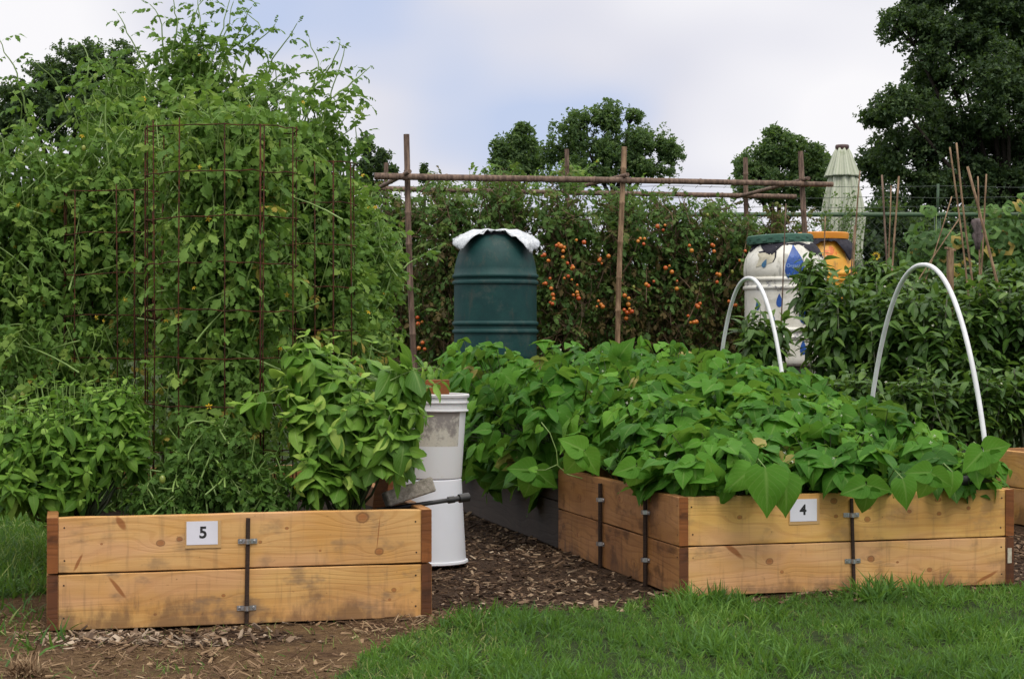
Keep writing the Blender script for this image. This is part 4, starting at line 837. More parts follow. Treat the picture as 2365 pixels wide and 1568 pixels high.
def decal(parent, cx, cz, w_, h_, r, mat, name='water_drop', rot=0.0, shape=None, off=.0025, parent_r=None):
    """flat painted shape wrapped onto the barrel wall facing -Y; cx metres along the arc"""
    pts = shape or drop_shape(); V = []; rings = 5
    V.append((0, 0)); 
    for k in range(1, rings+1):
        for (a, b) in pts: V.append((a*k/rings, b*k/rings))
    n = len(pts); Fs = [[0, 1+j, 1+(j+1) % n] for j in range(n)]
    for k in range(rings-1): Fs += [[1+k*n+j, 1+(k+1)*n+j, 1+(k+1)*n+(j+1) % n, 1+k*n+(j+1) % n] for j in range(n)]
    c, s = math.cos(rot), math.sin(rot); out = []
    for (a, b) in V:
        X = cx+(a*w_*c-b*h_*s); Z = cz+(a*w_*s+b*h_*c); rr2 = (r(Z) if callable(r) else r)+off; th = X/.29; out.append((rr2*math.sin(th), -rr2*math.cos(th), Z))
    Fs = [f[::-1] for f in Fs]
    mb = MB(); mb.add(out, Fs); o = mb.build(name, mat, None); o.parent = parent; return o
def ragged_cloth(parent, mat, R0, z0, lobes, name, crumple=1.0, seed=0, base=.03, n=96, rings=7, out=.04, top=True):
    r = np.random.default_rng(seed); th = np.linspace(0, 2*math.pi, n, endpoint=False); L_ = np.full(n, base)
    for (a, wd, ln) in lobes: d = np.abs((th-a+math.pi) % (2*math.pi)-math.pi); L_ += ln*np.clip(1-d/wd, 0, 1)
    L_ *= 1+.08*np.sin(th*17+seed); V = []; V.append((0, 0, z0+.004)); Fs = []
    for rad in (.5, .96): 
        for a in th: V.append((R0*rad*math.cos(a), R0*rad*math.sin(a), z0+.004+.004*math.sin(a*9)))
    for k in range(1, rings+1):
        f = k/rings
        for j, a in enumerate(th):
            dn = L_[j]*f; cw = crumple; rr2 = R0+out*math.sin(min(1, dn/.12)*1.57)+cw*(.010*math.sin(a*13+seed+f*3)+.007*math.sin(a*31+f*9)+.006*r.normal())*f; V.append((rr2*math.cos(a), rr2*math.sin(a), z0-dn*.9+cw*(.006*math.sin(a*23)+.006*r.normal())*f))
    Fs += [[0, 1+j, 1+(j+1) % n] for j in range(n)]
    for k in range(rings+1): Fs += [[1+k*n+j, 1+(k+1)*n+j, 1+(k+1)*n+(j+1) % n, 1+k*n+(j+1) % n] for j in range(n)]
    mb = MB(); mb.add(V, Fs); o = mb.build(name, mat, None, True); o.parent = parent
    sm = o.modifiers.new('thickness', 'SOLIDIFY'); sm.thickness = .003; return o
def stand(x, y, top, label):
    root = empty('block_stand', (x, y, 0), label, 'stand', 'concrete block stands'); k = int(top/.2)+1; h = top/k
    for i in range(k):
        for j in (-1, 1):
            mb = MB(); mb.box((-.2, -.1, 0), (.2, .1, h-.004), bev=.004); o = mb.build('block', M['block'], None); o.parent = root
            if i % 2: o.rotation_euler.z = math.pi/2; o.location = (j*.105, 0, i*h)
            else: o.location = (0, j*.105, i*h)
# green barrel
YB = 12.75; xb = (1144-CX)/F*YB; zb = P(0, 540, YB)[2]-.90
stand(xb, YB, zb, 'grey concrete block stand under the dark green barrel')
gb = empty('rain_barrel', (xb, YB, zb), 'dark green plastic barrel with a torn white sheet over its top', 'barrel', 'plastic rain barrels')
mb = MB(); mb.lathe(bprof(rings=(.215, .27, .555, .60)), 56); o = auto_smooth(mb.build('body', barrel_mat('dark green barrel plastic', (.006, .037, .038), (.010, .052, .050), rough=.55, spec=.25), None), 50); o.parent = gb
mb = MB(); mb.lathe([(.168, .872), (.180, .878), (.180, .908), (.17, .914)], 40, cap0=False); o = auto_smooth(mb.build('lid', M['cloth_black'], None)); o.parent = gb
mb = MB(); mb.box((-.27, -.05, .80), (-.20, .02, .84), bev=.008); o = mb.build('handle', barrel_mat('green handle', (.02, .06, .055), (.03, .07, .065)), None); o.parent = gb
def foil():
    t = NT('crumpled white sheet'); v = t.vec('Object'); n = t.noise(v, 26, 5, .7, .6)
    return t.end(t.pbr(t.mix(t.smooth(n, .3, .7), (.46, .50, .56), (.70, .73, .77)), .32, t.bump(n, .9, .02), 0, .5))
ragged_cloth(gb, foil(), .185, .918, [(R_(175), .6, .07), (R_(220), .5, .17), (R_(322), .55, .19), (R_(352), .4, .06), (R_(40), .7, .1), (R_(120), .6, .1)], 'white_sheet', crumple=.9, seed=3, base=.012, out=.135)
# white barrel
YW = 13.3; xw = (1812-CX)/F*YW; zw = P(0, 560, YW)[2]-.90
stand(xw, YW, zw, 'grey concrete block stand under the white barrel')
wb = empty('rain_barrel', (xw, YW, zw), 'cream white barrel painted with blue water drops under a green lid', 'barrel', 'plastic rain barrels')
RW = .29
pw = bprof(r=RW, neck=.22, rings=(.205, .26, .565, .625)); mb = MB(); mb.lathe(pw, 56)
o = auto_smooth(mb.build('body', barrel_mat('chipped cream paint', (.62, .60, .52), (.74, .73, .68), wear=(.59, .23), rough=.5, wearc=(.16, .16, .2)), None), 50); o.parent = wb
pa = np.array(pw); rfun = lambda z: float(np.interp(z, pa[:, 1], pa[:, 0]))
M['blue'] = plain('blue paint', (.015, .085, .36), (.012, .055, .24), .45, 18, .1); M['blue_pale'] = plain('teal blue paint', (.03, .14, .26), (.03, .10, .2), .5, 18, .1); M['lettering'] = plain('pale lettering', (.30, .42, .62), (.25, .36, .55), .5, 10, 0)
def wz(py): return P(0, py, YW)[2]-zw
def wx(px): return .29*math.asin(max(-.97, min(.97, ((px-CX)/F*YW-xw)/RW)))
def text_on(parent, body, X, Z, size, mat):
    cu = bpy.data.curves.new('lettering', 'FONT'); cu.body = body; cu.size = size; cu.align_x = 'CENTER'; cu.align_y = 'CENTER'; cu.extrude = .0005; cu.materials.append(mat)
    tmp = bpy.data.objects.new('lettering', cu); t_ = bpy.data.objects.new('lettering', bpy.data.meshes.new_from_object(tmp)); bpy.data.objects.remove(tmp); col.objects.link(t_); t_.parent = parent; th = X/.29; rr2 = rfun(Z)+.012; t_.rotation_euler = (R_(90), 0, th); t_.location = (rr2*math.sin(th), -rr2*math.cos(th), Z)
big1 = decal(wb, wx(1822), wz(610), .20, .27, rfun, M['blue']); text_on(big1, 'Organic', wx(1819), wz(618), .035, M['lettering'])
big2 = decal(wb, wx(1847), wz(715), .15, .22, rfun, M['blue']); text_on(big2, 'Garden', wx(1847), wz(716), .035, M['lettering'])
for (a_, b_, w_, h_, m_) in [(1787, 695, .06, .10, 'blue'), (1772, 737, .055, .10, 'blue_pale'), (1841, 801, .07, .11, 'blue'), (1742, 705, .05, .08, 'blue_pale'), (1872, 800, .06, .10, 'blue'), (1775, 806, .06, .09, 'blue'), (1741, 770, .05, .08, 'blue_pale')]:
    decal(wb, wx(a_), wz(b_), w_, h_, rfun, M[m_])
hr = [(-.5, .5), (-.2, .55), (.5, .5), (.5, .1), (.4, -.2), (.05, -.35), (-.2, -.42), (-.45, -.5)]
hs = decal(wb, wx(1757), wz(602), .165, .115, rfun, M['cloth_black'], 'handle_recess_shade', shape=hr, off=.001)  # flat black shape, its rim painted as shade along the recess edge
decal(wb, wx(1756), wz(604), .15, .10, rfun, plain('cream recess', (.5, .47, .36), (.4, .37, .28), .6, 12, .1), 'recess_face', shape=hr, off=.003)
decal(wb, wx(1757), wz(611), .05, .065, rfun, M['blue_pale'], off=.005, rot=-.4)
def tray_lid(parent, mat, R0, z0, h, name='lid', slots=True):
    mb = MB(); pr = [(R0-.012, z0), (R0, z0+.004), (R0+.004, z0+h*.5), (R0+.004, z0+h-.006), (R0-.004, z0+h), (.02, z0+h-.002)]; mb.lathe(pr, 60)
    if slots:
        for k in range(30):
            a = k*2*math.pi/30; mb.box((-.016, -.006, -.004), (.016, .004, .004), R=rot2(a), T=((R0+.004)*math.cos(a-math.pi/2), (R0+.004)*math.sin(a-math.pi/2), z0+h*(.32 if k % 2 else .62)))
    o = auto_smooth(mb.build(name, mat, None), 35); o.parent = parent; return o
lid = tray_lid(wb, plain('dull green plastic', (.03, .105, .075), (.055, .14, .10), .6, 14, .3), .236, .885, .065); lid.rotation_euler = (R_(-1), R_(-2), 0)
ragged_cloth(wb, M['cloth_black'], .222, .884, [(R_(238), .38, .095), (R_(318), .5, .11), (R_(335), .35, .06), (R_(190), .35, .06)], 'black_cloth', crumple=.35, seed=5, base=.012, out=.06)
# orange barrel
YO = 14.0; xo = (1900-CX)/F*YO; zo = P(0, 553, YO)[2]-.90
stand(xo, YO, zo, 'grey concrete block stand under the orange barrel')
og = empty('rain_barrel', (xo, YO, zo), 'orange barrel with an orange screw lid behind the white barrel', 'barrel', 'plastic rain barrels')
mb = MB(); mb.lathe(bprof(r=.25, neck=.19), 56); o = auto_smooth(mb.build('body', barrel_mat('orange barrel paint', (.68, .27, .02), (.64, .36, .05), wear=(.8,), wearc=(.6, .09, .01)), None), 50); o.parent = og
tray_lid(og, plain('orange plastic', (.68, .27, .02), (.6, .22, .02), .45, 12, .1), .195, .895, .055, slots=False)
ragged_cloth(og, M['cloth_black'], .195, .895, [(R_(235), .4, .06), (R_(312), .42, .17), (R_(335), .3, .05)], 'black_cloth', crumple=.35, seed=8, base=.02, out=.06)

# ------------------------------------------------------------------ bamboo trellis
def bamboo(mb, a, b, r0, r1=None, nodes=.28, wob=.006):
    a = np.array(a, float); b = np.array(b, float); Ln = np.linalg.norm(b-a); r1 = r1 or r0; T = [0.0]; s = nodes*random.uniform(.4, 1)
    while s < Ln: T += [s-.012, s-.004, s+.004, s+.012]; s += nodes*random.uniform(.8, 1.2)
    T.append(Ln); T = np.array(T)/Ln; pts = a+(b-a)*T[:, None]; w_ = np.sin(T*7+random.random()*6)*wob; pts = pts+np.column_stack([w_, w_*.5, w_*.3])
    rad = r0+(r1-r0)*T
    for i in range(1, len(T)-1):
        if i % 4 in (2, 3): rad[i] *= 1.17
    mb.tube(pts, rad, 9)
tr = empty('bamboo_trellis', P(938, 835, 13.2)*[1, 1, 0], 'weathered bamboo frame of posts and long crossbars over the tomato row', 'trellis')
def bpart(name, a, b, r, mat='bamboo', r1=None): mb = MB(); bamboo(mb, a, b, r, r1); auto_smooth(mb.build(name, M[mat], tr), 60)
def pg(px, Y, z=0): return np.array([(px-CX)/F*Y, Y, z])
bpart('post', P(937, 311, 13.25), pg(965, 13.25), .022); bpart('post', P(1440, 340, 13.55), pg(1418, 13.5), .020, 'bamboo_lt'); bpart('post', P(1848, 350, 13.85), pg(1895, 13.85), .021)
bpart('post', P(893, 376, 14.4), pg(905, 14.4), .018); bpart('post', P(1308, 345, 14.6), pg(1312, 14.6), .018); bpart('post', P(1723, 364, 14.95), pg(1730, 14.95), .020)
bpart('crossbar', P(866, 407, 13.13), P(1925, 426, 13.86), .025, r1=.020); bpart('crossbar', P(838, 436, 14.3), P(1838, 455, 14.97), .020)
bpart('brace', P(868, 438, 14.35), P(948, 396, 13.0), .016); bpart('brace', P(1700, 456, 14.97), P(1868, 412, 13.75), .015); bpart('brace', P(1290, 446, 14.6), P(1448, 404, 13.45), .015)
bpart('crossbar', P(770, 494, 14.7), P(1010, 500, 14.8), .018, 'bamboo_lt')

# rear tomato row
def agerow(pos, rn):
    z = pos[:, 2]; a = np.clip((1.95-z)/.8, 0, 1); brown = rng.random(len(z)) < (.08+.42*a); return np.where(brown, rng.uniform(.6, 1, len(z)), rng.uniform(0, .5, len(z)))
row = [(905, 14.1, 430, 470, 'leftmost, greener'), (1030, 13.9, 420, 480, 'behind the left of the green barrel'), (1160, 13.9, 385, 420, 'directly behind the green barrel'), (1300, 13.9, 410, 430, 'right of green barrel, loaded with fruit'), (1440, 14.0, 435, 455, 'around the middle bamboo post'), (1560, 14.1, 445, 470, 'right of the middle post, half dried'), (1680, 14.2, 480, 505, 'rightmost, beside the white barrel')]
for i, (px, Y, t1, t2, lab) in enumerate(row):
    cy = (t1+850)/2; hh_ = (850-t1)/2
    root = tomato(gz(px, Y, 0), [(px, (t1+620)/2, Y, 85, (620-t1)/2+10, 90), (px, 700, Y, 80, 150, 80), (px+30, (t1+55+random.uniform(-15, 45)), Y, 60, 30, 60), (px-20+random.uniform(-25, 25), t1+random.uniform(-20, 30), Y+.3, 34, 26, 40)], 290, 'browning staked tomato plant in the trellis row, '+lab, .125, flowers=0, greens=5, per=4, mat=M['leaf_tomrow'], rndf=agerow, group='ageing tomato plants in the trellis row', stem=M['stem_brown'])
    cl = {0: [(975, 745)], 1: [(972, 795)], 2: [(1258, 600)], 3: [(1340, 560), (1275, 690), (1298, 575), (1302, 600), (1320, 610), (1310, 640), (1335, 680), (1330, 670), (1262, 655), (1285, 570)], 4: [(1450, 690), (1457, 725), (1385, 700), (1452, 712), (1395, 600), (1480, 560), (1500, 650)], 5: [(1570, 660), (1610, 700), (1525, 520), (1545, 620), (1590, 570), (1600, 740)], 6: [(1660, 640), (1655, 575), (1690, 700), (1720, 590)]}[i]
    pts = [];
    for (cx_, cy_) in cl:
        for _ in range(random.choice([2, 3, 4])): pts.append(P(cx_+random.uniform(-11, 11), cy_+random.uniform(-12, 12), Y-.34+random.uniform(-.05, .03)))
    add_fruit(root, pts[::2], M['tomato'], .016); add_fruit(root, pts[1::2], M['tomato'], .012)
for i, (px, tp, l) in enumerate([(920, 560, 'left end'), (1120, 540, 'left of centre'), (1330, 520, 'centre'), (1530, 560, 'right of centre'), (1720, 580, 'right end')]):
    tomato(gz(px, 15.2, 0), [(px, (tp+850)/2, 15.2, 125, (850-tp)/2, 70), (px+60, tp+60, 15.3, 80, 50, 60)], 230, 'shaded overgrown tomato plant in the second row, '+l, .17, flowers=0, greens=0, per=4, mat=M['leaf_tomrow'], rndf=lambda p, r: np.where(rng.random(len(p)) < .5, rng.uniform(.6, 1, len(p)), rng.uniform(0, .35, len(p))), group='ageing tomato plants in the trellis row', stem=M['stem_brown'])
# dry vine mass near right end of the trellis
tomato(gz(1760, 15.0, 0), [(1770, 510, 15.0, 75, 45, 60), (1700, 560, 15.0, 70, 70, 60), (1650, 470, 15.0, 60, 20, 50), (1830, 560, 15, 60, 80, 60)], 150, 'dry tangled vine below the right end of the crossbars', .11, flowers=0, greens=0, per=4, mat=M['leaf_tomrow'], rndf=lambda p, r: rng.uniform(.25, .9, len(p)), group='ageing tomato plants in the trellis row', stem=M['stem_brown'])
tomato(gz(1150, 15.4, 0), [(1180, 405, 15.4, 110, 22, 60), (1050, 440, 15.4, 110, 28, 60), (1330, 385, 15.4, 60, 25, 40), (960, 490, 15.3, 100, 40, 60), (1450, 450, 15.4, 100, 25, 50)], 130, 'bright green vine tips rising above the long crossbar', .12, flowers=2, greens=0, per=4, group='ageing tomato plants in the trellis row')

# ------------------------------------------------------------------ pepper and other plants on the right
def pepper(px, py, Y, rx, rz, n, label, size=.085, mat=None, temps=LANCE, extra=(), cat='pepper plant', name='pepper_plant'):
    c = P(px, py, Y); R0 = np.array([rx, (rx+rz)/2*.8, rz])*Y/F; root = empty(name, gz(px, Y, 0), label, cat, 'dark leafy plants behind the hoops')
    e, d = ellip(c, R0, n, .3, 1.0); S = e-nrm(d*.5+np.array([0, 0, .7])+rng.normal(0, .3, (n, 3)))*rng.uniform(.12, .25, (n, 1)); C = (S+e)/2+rng.normal(0, .02, S.shape)
    shoots_plant(root, S, C, e, temps, mat or M['leaf_pep'], 6, size, M['stem_dark'], .003, t0=.2, spread=1, droop=.45, up=.9, stem_every=2)
    mb = MB()
    for i in range(7): mb.tube([gz(px, Y, 0)+rng.normal(0, .02, 3)*[1, 1, 0], (gz(px, Y, 0)+e[i])/2, e[i]], [.012, .008, .004], 6)
    mb.build('main_stem', M['stem_dark'], root, True)
    add_flowers(root, c+nrm(rng.normal(size=(3, 3))*[1, .4, 1]+[0, -1, 0])*R0, M['petal_w'], .01, n=5)
for a_ in [(1765, 795, 11.0, 60, 100, 100, 'pepper plant under the smaller hoop in front of the white barrel'), (1885, 660, 11.6, 50, 85, 110, 'pepper shoots crossing the front of the white barrel'), (1945, 780, 11.0, 90, 170, 230, 'tall dark pepper bush right of the white barrel'),
           (2060, 780, 10.8, 90, 150, 200, 'dark pepper bush seen left of the larger hoop'), (2150, 800, 10.6, 90, 150, 200, 'dark pepper bush framed by the larger hoop'), (2260, 780, 10.8, 90, 150, 200, 'dark pepper bush crossed by the right leg of the larger hoop'), (2370, 780, 10.8, 90, 170, 200, 'dark pepper bush at the right picture edge'),
           (1980, 930, 9.9, 80, 90, 150, 'low shaded plant behind the left leg of the larger hoop'), (2130, 930, 10.0, 90, 90, 150, 'low shaded plant behind the tallest bean leaves'), (2270, 930, 10.1, 90, 90, 140, 'low shaded plant near the far right bed'), (2380, 920, 10.2, 80, 100, 120, 'low plant with dry stems behind the far right bed'), (2020, 650, 12.2, 90, 50, 120, 'bright pepper tops below the yellow sunflower'), (2300, 660, 12.0, 110, 60, 150, 'bright pepper tops beside the tied bamboo stakes'), (2150, 680, 12.3, 90, 50, 110, 'bright pepper tops above the larger hoop')]:
    pepper(*a_, size=.078 if a_[2] > 10.3 else .07)
# wispy tall weed over umbrella
rt = empty('asparagus_fern', gz(1925, 14.6, 0), 'wispy fine green stems climbing in front of the umbrella', 'plant'); S = gz(1930, 14.6, 1.2)+rng.normal(0, .12, (60, 3)); E = np.array([P(random.uniform(1880, 1995), random.uniform(440, 600), 14.6+random.uniform(-.2, .2)) for _ in range(60)])
shoots_plant(rt, S, (S+E)/2+rng.normal(0, .06, S.shape), E, SMALLLEAF, M['leaf_tree'], 14, .03, M['stem_dark'], .003, t0=.2, spread=1, droop=.2)
# sunflower
sf = empty('sunflower', gz(2020, 13.0, 0), 'small yellow sunflower head above the pepper tops', 'flower'); mb = MB(); hc = P(2022, 592, 13.0)
mb.tube([gz(2025, 13.0, 0), P(2028, 680, 13.0), hc+[.0, .01, -.01]], [.008, .006, .004], 6); mb.build('stem', M['stem'], sf, True)
mb = MB(); V = []; Fs = []
for j in range(14):
    a = j*2*math.pi/14; w_ = .2
    for (rr2, da) in ((.010, -w_), (.022, -w_*.9), (.033, 0), (.022, w_*.9)): V.append(hc+np.array([rr2*math.cos(a+da), -.012-.01*(j % 2)-rr2*.1, rr2*math.sin(a+da)]))
    Fs.append([4*j+3, 4*j+2, 4*j+1, 4*j])
mb.add(V, Fs); mb.build('petals', M['petal_y'], sf)
mb = MB(); mb.lathe([(.001, .01), (.012, .008), (.016, 0)], 12); mb.v[-1] = np.stack([mb.v[-1][:, 0], -mb.v[-1][:, 2]-.012, mb.v[-1][:, 1]], -1)+hc; mb.build('seed_head', M['bark'], sf, True)
inst('foliage', TB([squash(9)]), np.array([P(2030, 640, 13.0), P(2018, 655, 13)]), np.array([[.8, -.3, -.4], [-.8, -.3, -.3]]), np.array([[.1, -.6, .8], [0, -.6, .8]]), .12, M['leaf_squash'], sf)
# stakes
stakes = [(2035, 405, 2062, 760, 12.6, .010, 'leaning bamboo stake, leftmost of the three left of the larger hoop'), (2056, 430, 2052, 760, 12.8, .007, 'shortest thin stake between two others left of the larger hoop'), (2074, 408, 2055, 760, 12.7, .0095, 'dark straight stake, rightmost of the three left of the larger hoop'),
          (1986, 395, 1968, 700, 13.2, .008, 'thin brown stake just right of the umbrella'), (1818, 470, 1803, 720, 11.9, .006, 'thin grey stake crossing the front of the white barrel'), (1906, 500, 1904, 690, 12.3, .006, 'thin pale stake between the white and orange barrels'), (1976, 520, 1960, 720, 12.2, .006, 'pale stake right of the orange barrel'),
          (2195, 340, 2252, 830, 11.6, .008, 'yellowish cane of the tied group, leaning furthest left'), (2210, 330, 2268, 850, 11.65, .009, 'split topped cane, highest of the tied group'), (2232, 386, 2305, 655, 11.5, .012, 'thick grey cane of the tied group leaning right'), (2280, 402, 2250, 830, 11.7, .008, 'upright brown cane of the tied group'), (2258, 408, 2262, 830, 11.75, .007, 'middle brown cane of the tied group'),
          (2196, 455, 2155, 590, 12.4, .006, 'short pale stake leaning right in front of the squash'), (2216, 505, 2160, 590, 12.3, .006, 'short pale twig crossing the leaning stake'), (2300, 700, 2262, 800, 11.8, .005, 'short thin cane low in the tied group')]
for (x0, y0, x1, y1, Y, r, lab) in stakes:
    a_ = P(x0, y0, Y); b_ = P(x1, y1, Y-.05); d_ = (b_-a_)/(b_-a_)[2]; g_ = b_-d_*b_[2]; mb = MB(); bamboo(mb, a_, g_, r*.68, r*.85, .22, .008)
    o = mb.build('garden_stake', M['bamboo_lt' if random.random() < .6 else 'bamboo'], None, True, offset=False); tag(o, lab, 'stake', 'thin garden stakes')
mb = MB(); a_ = P(2183, 578, 10.9); mb.box((-.018, -.018, 0), (.018, .018, a_[2]), bev=.002, T=(a_[0]+.03, a_[1], 0)); mb.box((-.034, -.012, 0), (.034, .012, .014), R=rot2(.4)@RYm(.2), T=(a_[0]+.03, a_[1], a_[2])); o = mb.build('wooden_stake', M['bamboo_lt'], None, offset=False); tag(o, 'squared orange wooden stake seen through the larger hoop', 'stake')
mb = MB(); c_ = P(2258, 530, 11.6); mb.lathe([(.012, -.13), (.018, -.08), (.03, -.04), (.018, -.01), (.036, .04), (.03, .06), (.012, .07)], 22, c_, fr=lambda th: 1+.3*np.sin(th*4+1)+.18*np.sin(th*7)); o = mb.build('cloth_tie', M['rope'], None, True, offset=False); tag(o, 'grey rag knotted around the tied bamboo canes', 'rag')

# ------------------------------------------------------------------ fence
YF = 16.0; zr = P(0, 496, YF)[2]; fx0, fx1 = -4.5, 6.5
fe = empty('chain_link_fence', (fx0, YF, 0), 'green chain link fence with a round top rail and strands of wire above', 'fence'); mb = MB()
mb.tube([(fx0, YF, zr+.02), ((fx0+fx1)/2, YF, zr), (fx1, YF, zr)], .021, 10); mb.build('top_rail', M['green_metal'], fe, True)
for x in np.arange(fx0, fx1+.1, 2.75): mb = MB(); mb.tube([(x, YF+.03, 0), (x, YF+.03, zr-.02)], .028, 10); mb.tube([(x, YF+.03, zr-.02), (x, YF-.0, zr+.27)], .012, 6); mb.build('post', M['green_metal'], fe, True)
mb = MB()
for dz in (.065, .15, .245): mb.tube([(x, YF-.0+.02*math.sin(x*3), zr+dz+.006*math.sin(x*5+dz*30)) for x in np.linspace(fx0, fx1, 60)], .0022, 4, False)
for x in np.arange(fx0, fx1, .125):
    for dz in (.065, .15, .245): mb.tube([(x-.012, YF, zr+dz-.012), (x+.012, YF, zr+dz+.012)], .0018, 3)
mb.build('barbed_wire', M['wire'], fe)
p_ = .058; hF = zr-.02; V = []; Fs = []; wv = .0016
for sgn in (1, -1):
    for i, x in enumerate(np.arange(fx0-hF, fx1+hF, p_*1.414)):
        xa, xb_ = (x, x+hF) if sgn > 0 else (x+hF, x); za, zb_ = 0.0, hF
        for _ in range(2):
            if xa > xb_: xa, xb_, za, zb_ = xb_, xa, zb_, za
            if xb_ < fx0 or xa > fx1: break
            if xa < fx0: za += (zb_-za)*(fx0-xa)/(xb_-xa); xa = fx0
            if xb_ > fx1: zb_ = za+(zb_-za)*(fx1-xa)/(xb_-xa); xb_ = fx1
        if xb_ < fx0 or xa > fx1 or xb_-xa < .01: continue
        n0 = len(V); y_ = YF+(.002 if sgn > 0 else -.002)
        for (xx, zz2) in ((xa, za), (xb_, zb_)): V += [(xx, y_-wv, zz2+wv*1.4), (xx, y_+wv, zz2), (xx, y_-wv, zz2-wv*1.4)]
        Fs += [[n0, n0+1, n0+4, n0+3], [n0+1, n0+2, n0+5, n0+4], [n0+2, n0, n0+3, n0+5]]
mb = MB(); mb.add(V, Fs); mb.build('wire_mesh', M['wire'], fe, offset=True)
# squash vine on fence
def squash_vine(px, py, rx, rz, n, label, Y=15.7, size=.13):
    root = empty('squash_vine', gz(px, Y, 0), label, 'squash vine', 'squash vines on the fence'); c = P(px, py, Y); k = n
    pos = c+rng.uniform(-1, 1, (k, 3))*np.array([rx*Y/F, .13, rz*Y/F]); ph = rng.uniform(0, 6.28, k)
    inst('foliage', TB([squash(i) for i in range(4)]), pos, np.column_stack([np.cos(ph), -.3*np.ones(k), -.3+.6*np.sin(ph)]), np.column_stack([rng.normal(0, .4, k), -np.ones(k), rng.uniform(.1, 1, k)]), size*rng.uniform(.6, 1.2, k), M['leaf_squash'], root, np.where(rng.random(k) < .04, .97, rng.random(k)*.88))
    mb = MB(); mb.tube([gz(px, Y, 0)]+[c+np.array([rx*Y/F*math.sin(i*1.3), .02, rz*Y/F*(i/6-1)]) for i in range(1, 12)], .006, 5); mb.build('vine', M['stem'], root, True)
squash_vine(2160, 600, 70, 75, 130, 'squash vine with yellowed leaves left of the tied canes'); squash_vine(2330, 570, 70, 60, 120, 'squash vine climbing the fence right of the tied canes'); squash_vine(2250, 680, 120, 30, 90, 'low squash leaves at the foot of the fence'); squash_vine(2150, 486, 14, 6, 4, 'single squash leaf pair peeking over the top rail', size=.12); squash_vine(2290, 488, 40, 7, 12, 'row of squash leaves peeking over the top rail at right', size=.12)
squash_vine(2400, 540, 60, 90, 60, 'squash vine leaving the picture at the right edge')

# ------------------------------------------------------------------ umbrella
YU = 16.9; ur = empty('patio_umbrella', gz(1940, YU, 0), 'closed pale green striped patio umbrella behind the fence', 'umbrella'); s_ = YU/F
xu = (1945-CX)*s_; zu = lambda py: CH-(py-CY)*s_
def umat():
    t = NT('striped canvas'); v = t.vec('Object'); sp = t.n('ShaderNodeSeparateXYZ', {0: v}); a = t.math('ARCTAN2', sp.outputs[1], sp.outputs[0]); st_ = t.smooth(t.math('SINE', t.math('MULTIPLY', a, 38.0)), .1, .6)
    c = t.mix(t.math('MULTIPLY', st_, .55), (.47, .49, .40), (.27, .33, .22)); c = t.mix(t.smooth(t.noise(v, 9, 4), .55, .75), c, (.26, .30, .19)); return t.end(t.pbr(c, .85, t.bump(t.noise(v, 30, 3), .3, .01), 0, .2))
um = umat(); o = MB(); folds = lambda k, amp, ph: (lambda th: 1+amp*np.sin(th*k+ph)+amp*.4*np.sin(th*3+1))
o.lathe([(.001, zu(340)), (.055, zu(343)), (.075, zu(352)), (.10, zu(370)), (.125, zu(388)), (.150, zu(405)), (.155, zu(409)), (.13, zu(404))], 64, (0, 0, 0), fr=folds(8, .16, 0)); a_ = o.build('vent_canopy', um, None, True); a_.parent = ur; a_.location = (xu-ur.location[0], 0, 0)
o = MB(); o.lathe([(.05, zu(385)), (.115, zu(402)), (.135, zu(430)), (.165, zu(465)), (.185, zu(500)), (.17, zu(540)), (.155, zu(590)), (.17, zu(630)), (.15, zu(628))], 64, (0, 0, 0), fr=folds(8, .17, 1)); a_ = o.build('canopy', um, None, True); a_.parent = ur; a_.location = (xu-ur.location[0], 0, 0)
o = MB(); o.lathe([(.03, zu(349)), (.062, zu(346)), (.065, zu(338)), (.058, zu(335))], 24); a_ = o.build('finial', plain('brown finial', (.06, .03, .03), (.09, .05, .045), .5, 10, .1), None, True); a_.parent = ur; a_.location = (xu-ur.location[0], 0, 0)
o = MB(); o.tube([(0, 0, 0), (0, 0, zu(345))], .022, 12); a_ = o.build('pole', M['green_metal'], None, True); a_.parent = ur; a_.location = (xu-ur.location[0], 0, 0)

